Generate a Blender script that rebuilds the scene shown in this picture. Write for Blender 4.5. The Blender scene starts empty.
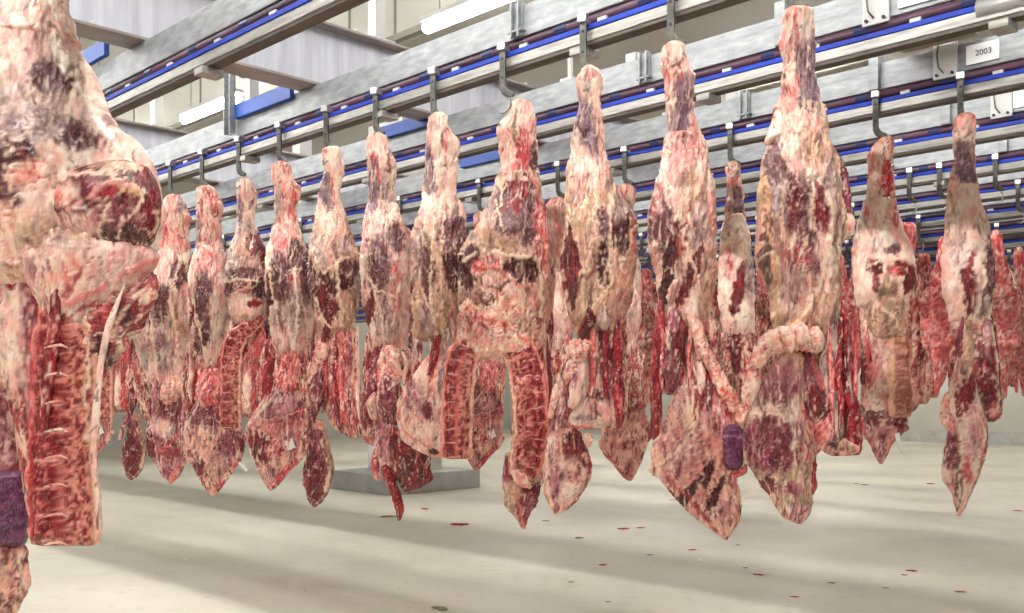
import bpy, bmesh, math, random
import numpy as np
from mathutils import Vector
random.seed(7)
F = 990.0; CX = 512.0; HY = 390.0; CAMZ = 1.25; RAILZ = CAMZ + 1.4
C = bpy.context.scene.collection
SQ = math.sqrt(0.5)

def row_x(px, d):
    """place along a rail at distance d that lies on the sight line of column px"""
    r = (px - CX) / F
    return d * (r - 1) / (1 + r)
def depth_of(x, d): return (-x + d) * SQ

# ---------------------------------------------------------------- helpers
def link(o, parent=None):
    C.objects.link(o)
    if parent is not None: o.parent = parent
    return o
def tag(o, label=None, cat=None, group=None, kind=None):
    if label: o['label'] = label
    if cat: o['category'] = cat
    if group: o['group'] = group
    if kind: o['kind'] = kind
    return o
def empty(name, loc, rz=0.0):
    o = bpy.data.objects.new(name, None); o.location = loc; o.rotation_euler = (0, 0, rz)
    o.empty_display_size = 0.1
    return link(o)
class MB:
    def __init__(s): s.v = []; s.f = []
    def box(s, x0, x1, y0, y1, z0, z1):
        n = len(s.v)
        s.v += [(x0,y0,z0),(x1,y0,z0),(x1,y1,z0),(x0,y1,z0),(x0,y0,z1),(x1,y0,z1),(x1,y1,z1),(x0,y1,z1)]
        s.f += [tuple(n+i for i in q) for q in ((0,3,2,1),(4,5,6,7),(0,1,5,4),(1,2,6,5),(2,3,7,6),(3,0,4,7))]
        return s
    def tube(s, pts, rad, n=10):
        pts = [Vector(p) for p in pts]
        if not hasattr(rad, '__len__'): rad = [rad] * len(pts)
        base = len(s.v); up = Vector((0, 0, 1)); prev = None
        for i, p in enumerate(pts):
            t = (pts[min(i+1, len(pts)-1)] - pts[max(i-1, 0)]).normalized()
            if prev is None:
                a = t.cross(up)
                if a.length < .1: a = t.cross(Vector((0, 1, 0)))
            else: a = prev - t * prev.dot(t)
            a.normalize(); b = t.cross(a); prev = a
            for k in range(n):
                w = 2 * math.pi * k / n
                s.v.append(tuple(p + a * math.cos(w) * rad[i] + b * math.sin(w) * rad[i]))
        for i in range(len(pts) - 1):
            for k in range(n):
                q = base + i * n; k2 = (k + 1) % n
                s.f.append((q+k, q+k2, q+n+k2, q+n+k))
        s.f.append(tuple(base + k for k in range(n))[::-1])
        s.f.append(tuple(base + (len(pts)-1)*n + k for k in range(n)))
        return s
    def strap(s, pts, w, t, y=0.0):
        """flat bar following points (x, z, width scale) in the XZ plane"""
        base = len(s.v); n = len(pts)
        for i, p in enumerate(pts):
            a = pts[max(i-1, 0)]; b = pts[min(i+1, n-1)]
            dx, dz = b[0]-a[0], b[1]-a[1]; L = math.hypot(dx, dz); nx, nz = -dz/L, dx/L
            ww = w * (p[2] if len(p) > 2 else 1) / 2
            for sx, sy in ((-1,-1),(1,-1),(1,1),(-1,1)):
                s.v.append((p[0]+nx*ww*sx, y+sy*t/2, p[1]+nz*ww*sx))
        for i in range(n-1):
            for k in range(4):
                q = base+i*4; k2 = (k+1) % 4
                s.f.append((q+k, q+k2, q+4+k2, q+4+k))
        s.f.append((base+3, base+2, base+1, base)); e = base+(n-1)*4
        s.f.append((e, e+1, e+2, e+3))
        return s
    def build(s, name, mat, parent=None, bevel=0.0, smooth=False, loc=None, rz=None):
        me = bpy.data.meshes.new(name); me.from_pydata(s.v, [], s.f); me.update()
        bm = bmesh.new(); bm.from_mesh(me); bmesh.ops.recalc_face_normals(bm, faces=bm.faces); bm.to_mesh(me); bm.free()
        me.materials.append(mat)
        if smooth: me.polygons.foreach_set('use_smooth', [True]*len(me.polygons))
        o = bpy.data.objects.new(name, me); link(o, parent)
        if loc: o.location = loc
        if rz is not None: o.rotation_euler = (0, 0, rz)
        if bevel:
            m = o.modifiers.new('bevel', 'BEVEL'); m.width = bevel; m.segments = 2; m.limit_method = 'ANGLE'
        return o

# ---------------------------------------------------------------- colours and noise
def lin(c):
    c = np.array(c, float) / 255.0
    return np.where(c <= .04045, c/12.92, ((c+.055)/1.055)**2.4)
def grad(seed):
    r = np.random.RandomState(seed & 0xffff)
    p = r.permutation(256); p = np.concatenate([p, p])
    a = r.rand(256) * 2 * np.pi
    return p, np.cos(a), np.sin(a)
_gc = {}
def pn(u, v, seed=0):
    if seed not in _gc: _gc[seed] = grad(seed)
    p, gx, gy = _gc[seed]
    iu = np.floor(u).astype(int); iv = np.floor(v).astype(int); fu = u-iu; fv = v-iv
    def g(a, b, x, y):
        h = p[p[(iu+a) & 255] + ((iv+b) & 255)]
        return gx[h]*x + gy[h]*y
    su = fu*fu*fu*(fu*(fu*6-15)+10); sv = fv*fv*fv*(fv*(fv*6-15)+10)
    n0 = g(0,0,fu,fv)*(1-su) + g(1,0,fu-1,fv)*su
    n1 = g(0,1,fu,fv-1)*(1-su) + g(1,1,fu-1,fv-1)*su
    return (n0*(1-sv) + n1*sv) * 1.5
def fbm(u, v, seed=0, o=3):
    t = 0; a = 1; s = 0
    for i in range(o):
        t = t + a*pn(u, v, seed+i*17); s += a; a *= .55; u = u*2.03+3.1; v = v*2.03+1.7
    return t/s*1.25
def sst(x, a, b):
    t = np.clip((x-a)/(b-a), 0, 1); return t*t*(3-2*t)

# tissue: base A, base B, (fu, fv) of their mixing, then layers
# layer: colour, fu, fv, kind (r = thin ridge lines, b = blobs, c = crevice lines), lo, hi, strength, height(mm)
CR = (244,216,190); WH = (252,238,222); PK = (232,160,148); TN = (205,170,134); RD = (176,34,48); DP = (92,18,34)
PU = (88,38,52); SV = (176,146,150); SL = (140,108,112); OR = (220,120,96)
LOWER = {'flank','brisket','loin','muscle_strip','skirt','leaf_flap','dark_muscle','round_muscle','long_muscle','thin_muscle','side_muscle','flap_edge','dark_lobe','muscle_block'}
SOFT = {'mauve','fat','cream','tan','silver','pink','ruffle','web','bone'}
TISSUE = {
 'fat':   dict(a=(242,216,198), b=(232,164,156), f=(.16,.07), g=.45, L=[((136,88,92),.28,.07,'b',.2,.6,.6,-1.5),((206,84,84),.45,.06,'r',.80,.98,.55,-1.5),(WH,.55,.07,'r',.72,.96,.75,2.5),((150,30,46),.5,.09,'r',.93,1,.8,-3),((120,80,90),1.3,.22,'b',.3,.6,.4,-.5)]),
 'cream': dict(a=(252,230,212), b=(246,196,180), f=(.14,.07), g=.4, L=[((226,120,112),.35,.09,'r',.86,1,.5,-1),(OR,.22,.12,'b',.35,.7,.45,0),((186,152,158),.3,.09,'b',.25,.6,.6,-1),(WH,.7,.1,'r',.76,.97,.7,2)]),
 'tan':   dict(a=(190,158,128), b=(214,164,144), f=(.15,.06), g=.45, L=[((108,76,76),.3,.06,'b',.02,.42,.85,-2),((76,48,54),1.0,.2,'b',.3,.55,.6,-1),((244,212,176),.6,.06,'r',.74,.96,.85,3),((166,40,52),.5,.08,'r',.90,1,.6,-2)]),
 'shank': dict(a=(130,92,108), b=(164,130,138), f=(.4,.04), g=.6, L=[((210,182,182),2.0,.05,'r',.70,.95,.7,1),((80,44,64),1.8,.05,'b',.1,.5,.6,-1)]),
 'silver':dict(a=(190,160,154), b=(134,94,98), f=(.25,.10), g=.6, L=[((222,198,190),.9,.14,'r',.66,.94,.8,2),((96,48,66),.7,.14,'b',.12,.5,.75,-2),((248,222,198),.35,.06,'r',.80,.96,.6,2.5)]),
 'muscle':dict(a=(128,14,34), b=(84,10,26), f=(.3,.06), g=1., L=[((190,92,104),1.8,.08,'r',.84,.99,.5,1),((178,34,54),.8,.07,'b',.15,.6,.7,0)]),
 'purple':dict(a=(92,34,46), b=(122,72,80), f=(.3,.08), g=.8, L=[((186,150,150),.9,.12,'r',.82,.98,.5,1),((48,10,24),.8,.14,'b',.15,.55,.7,-1.5)]),
 'red':   dict(a=(172,24,46), b=(120,16,36), f=(.4,.07), g=1., L=[((240,150,142),.7,.05,'r',.80,.98,.8,2),((76,8,22),.8,.09,'c',.84,.99,.7,-3)]),
 'pink':  dict(a=(236,128,124), b=(200,72,82), f=(.3,.08), g=.7, L=[((254,218,204),.8,.08,'r',.64,.92,.9,3),((138,22,40),.8,.09,'c',.76,.97,.9,-4),((150,110,120),.35,.08,'b',.35,.65,.5,0)]),
 'web':   dict(a=(150,32,48), b=(210,98,96), f=(.5,.06), g=.8, L=[(CR,.6,.055,'r',.52,.86,.95,4),((84,10,26),.8,.07,'c',.76,.96,.95,-5),((120,70,92),.5,.05,'b',.3,.6,.7,0),(WH,1.4,.12,'r',.82,.98,.7,1)]),
 'ruffle':dict(a=(248,214,192), b=(238,156,142), f=(.4,.35), g=.5, L=[((206,44,52),.5,.45,'c',.70,.95,.85,-8),(WH,1.0,.8,'r',.72,.95,.7,3),((222,140,76),.3,.25,'b',.4,.7,.5,0)]),
 'flank': dict(a=(240,186,166), b=(206,130,128), f=(.2,.12), g=.7, L=[((118,30,54),.35,.12,'b',.08,.4,.9,-1.5),((248,214,186),.7,.14,'r',.72,.93,.8,2),((156,24,42),.45,.12,'b',.38,.6,.85,-2)]),
 'mauve': dict(a=(206,146,148), b=(150,74,92), f=(.3,.10), g=.8, L=[((248,220,212),.7,.10,'r',.66,.93,.85,2),((112,22,48),.6,.10,'b',.1,.45,.85,-2),((236,120,112),.4,.08,'r',.8,.97,.6,1)]),
 'wine':  dict(a=(116,24,50), b=(154,62,84), f=(.35,.08), g=.9, L=[((226,176,180),.9,.10,'r',.78,.97,.7,1.5),((70,8,30),.8,.12,'b',.15,.55,.7,-1.5)]),
 'dark':  dict(a=(92,14,32), b=(58,8,22), f=(.4,.25), g=1., L=[((150,50,60),.9,.2,'r',.84,.98,.6,2)]),
 'plum':  dict(a=(92,34,76), b=(128,66,108), f=(.2,.3), g=1.2, L=[((180,140,172),.3,.6,'r',.88,.99,.5,0)]),
 'bone':  dict(a=(250,226,200), b=(238,176,158), f=(.3,.2), g=.4, L=[((200,50,56),.6,.2,'r',.86,.98,.6,-1)]),
 'gristle':dict(a=(248,204,188), b=(236,140,130), f=(.35,.10), g=.6, L=[((196,34,50),.45,.10,'b',.22,.6,.75,-3),(WH,.7,.14,'r',.68,.93,.85,3),((118,80,86),.6,.1,'b',.38,.6,.6,-1)]),
 'scarlet':dict(a=(196,36,54), b=(228,92,98), f=(.4,.07), g=1., L=[((254,208,198),.7,.07,'r',.72,.95,.85,2.5),((106,8,26),.8,.08,'c',.80,.98,.8,-4)]),
 'rib':   dict(a=(184,64,74), b=(222,128,126), f=(.3,.08), g=.9, L=[((248,206,190),.4,.10,'r',.66,.95,.8,3),((100,12,28),.5,.08,'c',.7,.95,.8,-4)]),
}
for t in TISSUE.values():
    t['a'] = lin(t['a']); t['b'] = lin(t['b']); t['L'] = [(lin(l[0]),)+l[1:] for l in t['L']]

def tissue(name, u, v, seed, s=None, t=None, opt=None):
    if name in ('spine', 'spine_r'): return spine_tissue(u, v, s, t if name == 'spine' else -t, seed, opt)
    T = TISSUE[name]
    wu = u + 1.6*fbm(u*.16, v*.09, seed+501, 2); wv = v + 2.2*fbm(u*.2, v*.1, seed+502, 2)
    m = sst(fbm(wu*T['f'][0], wv*T['f'][1], seed+1), -.35, .35)[:, None]
    c = T['a']*(1-m) + T['b']*m; h = np.zeros(len(u)); g = np.full(len(u), T['g'])
    for i, (col, fu, fv, k, lo, hi, st, ht) in enumerate(T['L']):
        n = fbm(wu*fu+i*7.3, wv*fv+i*3.1, seed+30+i*5, 2 if k != 'b' else 3)
        w = sst(n, lo, hi) if k == 'b' else sst(1-np.abs(n)*1.6, lo, hi)
        if k != 'b':   # lines fade in and out along their run
            w = w * sst(fbm(u*.12+9, v*.1, seed+60+i, 2), -.45, .25)
        w = w * st
        c = c*(1-w[:, None]) + col*w[:, None]; h = h + w*ht*.001
        if col[0] > .75: g = g*(1-w*.5)
    if name == 'rib':
        q = v + u*.55
        q = q + 1.2*fbm(u*.3, v*.15, seed+8); r = sst(np.abs(((q/3.6) % 1)-.5)*2, .45, .8)*.9*sst(fbm(u*.12, v*.08, seed+9), -.3, .2)
        c = c*(1-r[:, None]) + lin((232,140,128))*r[:, None]; h = h + r*.009
    b = 1 + .11*pn(u*2.6, v*.3, seed+90) + .07*pn(u*6.7, v*1.3, seed+91) + .14*fbm(u*.25, v*.12, seed+92, 2)
    return np.clip(c*b[:, None], 0, 1), h, g

def spine_tissue(u, v, s, t, seed, opt):
    pitch = (opt or {}).get('pitch', 6.3)
    ss = s + 1.0*fbm(u*.2, v*.2, seed+7) + .5*t
    ph = (ss/pitch) % 1
    n = fbm(u*.6, v*.35, seed+3); n2 = fbm(u*.9, v*.7, seed+4)
    m = sst(n, -.2, .5)[:, None]
    body = lin((134,16,30))*(1-m) + lin((176,50,54))*m
    dk = sst(n2, .0, .45)[:, None]*.75; body = body*(1-dk) + lin((84,10,24))*dk
    h = .005*np.sin(np.pi*ph)*sst(-t, -.2, .2)
    dl = np.abs(ph-.5)*2; sep = sst(dl, .86, .96)*sst(-np.abs(t+.42), -.42, -.28)*.9*sst(fbm(u*.2, v*.2, seed+6), -.6, -.1)
    c = body*(1-sep[:, None]) + lin((246,184,164))*sep[:, None]; h = h - .003*sep
    # spinous side: dark hollows inside a pale lace of bone and fat
    w = 1-np.abs(fbm(u*.42, v*.30, seed+11, 2))*1.9
    lace = sst(w, .45, .85)*sst(t, .0, .2)*.85
    c = c*(1-lace[:, None]) + lin((232,166,144))*lace[:, None]; h = h + .006*lace
    ox = sst(t, .05, .2)*(1-lace)*sst(n, -.1, .4)*.6
    c = c*(1-ox[:, None]) + lin((150,84,66))*ox[:, None]
    web = sst(1-np.abs(fbm(u*.5, v*.12, seed+5))*1.8, .80, .98)*.7
    c = c*(1-web[:, None]) + lin((244,150,138))*web[:, None]; h = h + .002*web
    line = sst(-np.abs(t-.03+.08*n), -.10, -.02)*.75
    c = c*(1-line[:, None]) + lin((232,124,116))*line[:, None]; h = h + .003*line
    e1 = sst(-t+.1*n, .76, .86); e2 = sst(t+.06*n, .82, .93)
    c = c*(1-e1[:, None]) + lin((234,146,132))*e1[:, None]; c = c*(1-e2[:, None]) + lin((248,198,174))*e2[:, None]
    h = h + .004*e1 + .003*e2
    b = 1 + .22*pn(u*2.4, v*1.4, seed+90) + .12*pn(u*6, v*4, seed+91)
    return np.clip(c*b[:, None], 0, 1), h, np.full(len(u), .9)

def pchip(xs, ys, q):
    xs = np.array(xs, float); ys = np.array(ys, float)
    if len(xs) == 2: return np.interp(q, xs, ys)
    h = np.diff(xs); dl = np.diff(ys)/h; m = np.zeros(len(xs)); m[0] = dl[0]; m[-1] = dl[-1]
    for i in range(1, len(xs)-1):
        if dl[i-1]*dl[i] > 0:
            w1 = 2*h[i]+h[i-1]; w2 = h[i]+2*h[i-1]; m[i] = (w1+w2)/(w1/dl[i-1]+w2/dl[i])
    i = np.clip(np.searchsorted(xs, q)-1, 0, len(h)-1); t = (q-xs[i])/h[i]
    return ((1+2*t)*(1-t)**2*ys[i] + t*(1-t)**2*h[i]*m[i] + t*t*(3-2*t)*ys[i+1] + t*t*(t-1)*h[i]*m[i+1])

class Carcass:
    """hanging side of beef; its local X runs across, Z up; shapes are given in photo pixels and turned into metres"""
    n = 0
    def __init__(s, label, px, d, foot_py, cat='beef carcass', name='beef_hindquarter', group=None, sp=.0048, hook_px=None):
        Carcass.n += 1; s.seed = Carcass.n*1000
        s.x = row_x(px, d); s.d = d; s.s = F/depth_of(s.x, d); s.px = px
        s.D0 = depth_of(s.x, d-.03); s.R0 = (s.x+d-.03)*SQ; s.yy = 0.0; s.s = F/s.D0
        s.topz = CAMZ + (HY-foot_py)/s.s; s.py = foot_py; s.sp = sp
        s.root = empty(name, (s.x, d-.03, s.topz), math.radians(45))
        tag(s.root, label, cat, group)
        s.k = 0
    def X(s, px): return (px-CX)/F*(s.D0+s.yy)-s.R0
    def Z(s, py): return CAMZ+(HY-py)/F*(s.D0+s.yy)-s.topz
    def lobe(s, name, rows=None, tis='fat', path=None, th=.8, y=0., pat=(), st=(), fold=.010, tmax=.13, n=2.3, label=None, opt=None, ends=1.0, ff=(.28,.09), spm=1.0, rag=.0025, parent=None, web=1.0):
        if name in LOWER:
            sw = lambda t_: {'silver':'mauve', 'purple':'wine'}.get(t_, t_)
            tis = sw(tis); pat = [q[:5]+(sw(q[5]),)+tuple(q[6:]) for q in pat]
        if name == 'thigh': web *= .8; fold *= 1.15
        s.k += 1; seed = s.seed + s.k*37; sp = s.sp*spm; s.yy = y
        if rows:
            a = np.array(rows, float); z = np.array([s.Z(q) for q in a[:, 0]]); xl = s.X(a[:, 1]); xr = s.X(a[:, 2])
            L = z[0]-z[-1]; nv = max(10, int(L/sp)); q = np.linspace(0, L, nv); zz = z[0]-q
            l = pchip(z[0]-z, xl, q); r = pchip(z[0]-z, xr, q)
            cx = (l+r)/2; w = np.maximum((r-l)/2, .003); cz = zz; nx = np.ones(nv); nz = np.zeros(nv)
        else:
            a = np.array(path, float); X = s.X(a[:, 0]); Z = s.Z(a[:, 1]); W = a[:, 2]/s.s
            seg = np.r_[0, np.cumsum(np.hypot(np.diff(X), np.diff(Z)))]; L = seg[-1]
            nv = max(8, int(L/sp)); q = np.linspace(0, L, nv)
            cx = pchip(seg, X, q); cz = pchip(seg, Z, q); w = np.maximum(pchip(seg, W, q), .0015)
            tx = np.gradient(cx); tz = np.gradient(cz); ln = np.hypot(tx, tz)+1e-9
            nx = -tz/ln; nz = tx/ln
        # rounded ends
        er = np.minimum(1, np.sqrt(np.clip(np.minimum(q, L-q)+sp*.3, 0, None)/(max(.008, ends*.02))))
        er = np.clip(er, .15, 1)
        el = .09 if name == 'thigh' else .035
        ez = np.clip(np.sqrt(np.clip((L-q+sp*.3)/el, 0, 1)), .12, 1)
        T = np.minimum(w*th, tmax)*er*ez; w = w*(.45+.55*er) if ends else w
        nu = int(max(10, min(220, (w.max()*2+T.max()*1.2)*2/sp)))
        ang = np.linspace(0, 2*np.pi, nu, endpoint=False)
        ca = np.cos(ang); sa = np.sin(ang)
        cu = np.sign(ca)*np.abs(ca)**(2/n); su = np.sign(sa)*np.abs(sa)**(2/n)
        A, Q = np.meshgrid(np.arange(nu), np.arange(nv))
        tt = cu[A]
        px_ = cx[Q] + nx[Q]*w[Q]*tt; pz_ = cz[Q] + nz[Q]*w[Q]*tt; py_ = y - T[Q]*su[A]
        nrx = nx[Q]*ca[A]; nrz = nz[Q]*ca[A]; nry = -sa[A]
        P = np.stack([px_.ravel(), py_.ravel(), pz_.ravel()], 1); N = np.stack([nrx.ravel(), nry.ravel(), nrz.ravel()], 1)
        front = sst(su[A].ravel(), -.15, .15)
        u = P[:, 0]*100; v = P[:, 2]*100
        S = (q[Q]*100).ravel(); tv = tt.ravel()
        c, h, g = tissue(tis, u if rows else tv*w[Q].ravel()*100+cx.mean()*100, v if rows else -S, seed, S, tv, opt)
        wz = 1.3*fbm(u*.35, v*.25, seed+201); wz2 = 1.3*fbm(u*.35+5, v*.25, seed+202)
        for k, p in enumerate(pat):
            x0, y0, rx, ry, an, tn = p[:6]; stg = p[6] if len(p) > 6 else 1.0
            U = u+wz - s.X(x0)*100; V = v+wz2 - s.Z(y0)*100
            a_ = math.radians(an); ca_, sa_ = math.cos(a_), math.sin(a_)
            d = np.hypot((U*ca_+V*sa_)/(rx/s.s*100), (-U*sa_+V*ca_)/(ry/s.s*100)) + .16*fbm(u*.8, v*.5, seed+210+k)
            if tn in ('shank', 'purple', 'wine', 'muscle', 'dark'): d = d/1.16
            d = d + .28*fbm(u*.9, v*.13, seed+230+k, 2)
            soft = tn in SOFT
            semi = tn in ('purple', 'wine', 'shank')
            m = (sst(-d, -1.4, -.6) if soft else sst(-d, -1.28, -.82) if semi else sst(-d, -1.07, -.93))*front*stg
            if m.max() < .02: continue
            c2, h2, g2 = tissue(tn, u, v, seed+300+k*11, S, tv, opt)
            c = c*(1-m[:, None]) + c2*m[:, None]; h = h*(1-m) + (h2-.003)*m; g = g*(1-m)+g2*m
            rim = sst(-np.abs(d-1.04), -.13, -.03)*front*(.1 if soft else .3 if semi else .75)*stg*sst(fbm(u*.5, v*.3, seed+220+k), -.3, .3)
            c = c*(1-rim[:, None]) + lin((246,214,192))*rim[:, None]; h = h + rim*.003
        for k, p in enumerate(st):
            pts, wd, col, ht = p
            col = lin(col) if not isinstance(col, str) else TISSUE[col]['a']
            dm = np.full(len(u), 1e9)
            for (ax, ay), (bx, by) in zip(pts[:-1], pts[1:]):
                ax, ay, bx, by = s.X(ax)*100, s.Z(ay)*100, s.X(bx)*100, s.Z(by)*100
                uu = u+wz*.9-ax; vv = v+wz2*.9-ay; ex, ey = bx-ax, by-ay
                k_ = np.clip((uu*ex+vv*ey)/(ex*ex+ey*ey+1e-9), 0, 1)
                dm = np.minimum(dm, np.hypot(uu-k_*ex, vv-k_*ey))
            wd_ = wd/s.s*100*(1+.4*fbm(u*.6, v*.4, seed+240+k))
            m = sst(-dm, -wd_, -wd_*.4)*front*.85*sst(fbm(u*.35, v*.22, seed+245+k, 2), -.75, -.1)
            c = c*(1-m[:, None]) + col*m[:, None]*(1+.2*pn(u*3, v*3, seed+5))[:, None]; h = h + m*ht*.001
        # folds in the flesh: light ridges stand out, gaps sink in
        big = fbm(u*ff[0], v*ff[1], seed+401, 2)
        rg = (1-np.abs(fbm(u*ff[0]*2.2, v*ff[1]*1.8, seed+402, 2))*1.8)
        er2 = np.repeat(er, nu)
        sc = np.minimum(1, np.repeat(T, nu)/.03)
        if not tis.startswith('spine') and name not in ('tail_muscle', 'shoulder_muscle', 'thin_cord'):
            wq = u + 2.2*fbm(u*.12, v*.06, seed+601, 2)
            msk = sst(fbm(u*.1+4, v*.06, seed+604, 2), -.35, .2)*front
            calm0 = web-.5*web*sst(g, .75, .95)
            cr_ = calm0*sst(1-np.abs(fbm(wq*.26, v*.045, seed+602, 2))*2.0, .86, .985)*msk
            dkc = lin((104,14,34)); amt = (.8*cr_)[:, None]
            c = c*(1-amt) + dkc*amt; h = h - .006*cr_; g = g + .3*cr_
            m2 = sst(fbm(u*.1+14, v*.06, seed+605, 2), -.35, .2)*front
            sn = web*sst(1-np.abs(fbm(wq*.30+5, v*.05+3, seed+603, 2))*2.0, .84, .98)*m2*(1-cr_)
            c = c*(1-.75*sn[:, None]) + lin((252,228,204))*.75*sn[:, None]; h = h + .004*sn
            calm = web-.7*web*sst(g, .75, .95)
            fi = calm*sst(1-np.abs(fbm(wq*1.1, v*.16, seed+606, 2))*1.8, .86, .98)*.4*front*sst(fbm(u*.2, v*.1, seed+607, 2), -.2, .4)
            c = c*(1-fi[:, None]) + lin((250,222,206))*fi[:, None]; h = h + .0012*fi
        disp = (1.25*fold*(.7*big+.45*rg-.2) + h*.95*front + rag*fbm(u*1.1, v*.9, seed+403))*sc*er2
        dk = sst(-rg, .2, .9)*.0
        P = P + N*disp[:, None]
        nb = len(P)
        P = np.vstack([P, P[:nu].mean(0), P[nb-nu:nb].mean(0)])
        c = np.vstack([np.clip(c, 0, 1), c[:nu].mean(0), c[nb-nu:nb].mean(0)]); g = np.r_[g, g[0], g[-1]]
        i0 = (Q[:-1]*nu + A[:-1]).ravel(); i1 = (Q[:-1]*nu + (A[:-1]+1) % nu).ravel()
        quads = np.stack([i0, i1, i1+nu, i0+nu], 1)
        k = np.arange(nu); k2 = (k+1) % nu
        t1 = np.stack([np.full(nu, nb), k2, k], 1); b0 = nb-nu
        t2 = np.stack([np.full(nu, nb+1), b0+k, b0+k2], 1)
        me = bpy.data.meshes.new(name)
        me.vertices.add(len(P)); me.vertices.foreach_set('co', P.astype(np.float32).ravel())
        nl = quads.size + t1.size + t2.size; nf = len(quads)+2*nu
        me.loops.add(nl); me.polygons.add(nf)
        me.loops.foreach_set('vertex_index', np.concatenate([quads.ravel(), t1.ravel(), t2.ravel()]).astype(np.int32))
        tot = np.r_[np.full(len(quads), 4), np.full(2*nu, 3)]
        me.polygons.foreach_set('loop_start', np.r_[0, np.cumsum(tot)[:-1]].astype(np.int32))
        me.polygons.foreach_set('use_smooth', np.ones(nf, bool))
        me.update(calc_edges=True); me.validate()
        at = me.color_attributes.new('tissue', 'FLOAT_COLOR', 'POINT')
        at.data.foreach_set('color', np.hstack([c, g[:, None]]).astype(np.float32).ravel())
        me.materials.append(M['meat'])
        o = bpy.data.objects.new(name, me); link(o, parent or s.root)
        if label: o['label'] = label
        return o
    def strips(s, x0, x1, y0, y1, n, y=-.04):
        """stringy muscles and tendons hanging side by side"""
        r = random.Random(s.seed+n)
        for i in range(n):
            x = x0+(x1-x0)*(i+.5)/n+r.uniform(-1.5, 1.5); a = y0+r.uniform(-10, 10); b = y1+r.uniform(-14, 8); w = r.uniform(1.6, 3.6)*(s.s/240)
            pts = [(x+r.uniform(-2, 2), a, w*.5)]+[(x+r.uniform(-2.2, 2.2), a+(b-a)*t, w*r.uniform(.7, 1.25)) for t in (.25, .5, .75)]+[(x+r.uniform(-2, 2), b, w*.4)]
            s.lobe('muscle_strip', path=pts, tis=r.choice(('pink', 'red', 'wine', 'fat', 'mauve', 'cream', 'scarlet', 'red')), th=.9, y=y+r.uniform(-.015, .015), fold=.004)
    def tagstrip(s, path, w=3.0, label=None, y=-.05, mat=None):
        """a small white tag: flat bent strip"""
        s.yy = y
        mb = MB(); mb.strap([(s.X(p[0]), s.Z(p[1])) for p in path], w/s.s, .003, y)
        o = mb.build('tag', mat or M['tag'], s.root); 
        o['label'] = label or 'small white tag fixed to the meat'
        return o

def copy_tree(o, parent=None):
    c = o.copy(); C.objects.link(c); c.parent = parent
    for ch in list(o.children): copy_tree(ch, c)
    return c
# ---------------------------------------------------------------- materials
M = {}
def newmat(name):
    m = bpy.data.materials.new(name); m.use_nodes = True
    nt = m.node_tree; b = nt.nodes['Principled BSDF']; M[name] = m
    return m, nt, b
def N(nt, t, **kw):
    n = nt.nodes.new(t)
    for k, v in kw.items():
        if k in n.inputs: n.inputs[k].default_value = v
        else: setattr(n, k, v)
    return n
def rgba(c, s=True):
    c = lin(c) if s else c
    return (float(c[0]), float(c[1]), float(c[2]), 1)
def basic(name, c1, c2, scale=(4,4,4), rough=.5, metal=0., bump=.1, detail=5, rvar=.1, lo=.35, hi=.65, dist=.004, obj=True):
    m, nt, b = newmat(name)
    tc = N(nt, 'ShaderNodeTexCoord'); mp = N(nt, 'ShaderNodeMapping'); mp.inputs['Scale'].default_value = scale
    nt.links.new(tc.outputs['Object'], mp.inputs['Vector'])
    no = N(nt, 'ShaderNodeTexNoise', Detail=detail, Scale=1.0, Roughness=.6); nt.links.new(mp.outputs[0], no.inputs['Vector'])
    cr = N(nt, 'ShaderNodeValToRGB'); cr.color_ramp.elements[0].position = lo; cr.color_ramp.elements[1].position = hi
    cr.color_ramp.elements[0].color = rgba(c1); cr.color_ramp.elements[1].color = rgba(c2)
    nt.links.new(no.outputs['Fac'], cr.inputs['Fac']); nt.links.new(cr.outputs['Color'], b.inputs['Base Color'])
    b.inputs['Metallic'].default_value = metal
    mr = N(nt, 'ShaderNodeMapRange'); mr.inputs['To Min'].default_value = rough-rvar; mr.inputs['To Max'].default_value = rough+rvar
    nt.links.new(no.outputs['Fac'], mr.inputs['Value']); nt.links.new(mr.outputs[0], b.inputs['Roughness'])
    if bump:
        bp = N(nt, 'ShaderNodeBump', Strength=bump, Distance=dist); nt.links.new(no.outputs['Fac'], bp.inputs['Height'])
        nt.links.new(bp.outputs['Normal'], b.inputs['Normal'])
    return m
# meat: the mesh carries which tissue lies where; noise adds fibres, pores and wetness
m, nt, b = newmat('meat')
at = N(nt, 'ShaderNodeAttribute'); at.attribute_name = 'tissue'
tc = N(nt, 'ShaderNodeTexCoord')
mp = N(nt, 'ShaderNodeMapping'); mp.inputs['Scale'].default_value = (120, 110, 16)
n1 = N(nt, 'ShaderNodeTexNoise', Detail=3.0, Scale=1.0, Roughness=.6); n1.inputs['Distortion'].default_value = 1.2
mp2 = N(nt, 'ShaderNodeMapping'); mp2.inputs['Scale'].default_value = (46, 46, 14)
n2 = N(nt, 'ShaderNodeTexNoise', Detail=4.0, Scale=1.0, Roughness=.65); n2.inputs['Distortion'].default_value = 2.0
for q, w in ((mp, n1), (mp2, n2)):
    nt.links.new(tc.outputs['Object'], q.inputs['Vector']); nt.links.new(q.outputs[0], w.inputs['Vector'])
mr = N(nt, 'ShaderNodeMapRange'); mr.inputs['From Min'].default_value = .3; mr.inputs['From Max'].default_value = .7
mr.inputs['To Min'].default_value = .86; mr.inputs['To Max'].default_value = 1.2
nt.links.new(n1.outputs['Fac'], mr.inputs['Value'])
hs = N(nt, 'ShaderNodeHueSaturation'); hs.inputs['Saturation'].default_value = 0.99
gm = N(nt, 'ShaderNodeGamma'); gm.inputs['Gamma'].default_value = 1.18
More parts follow.
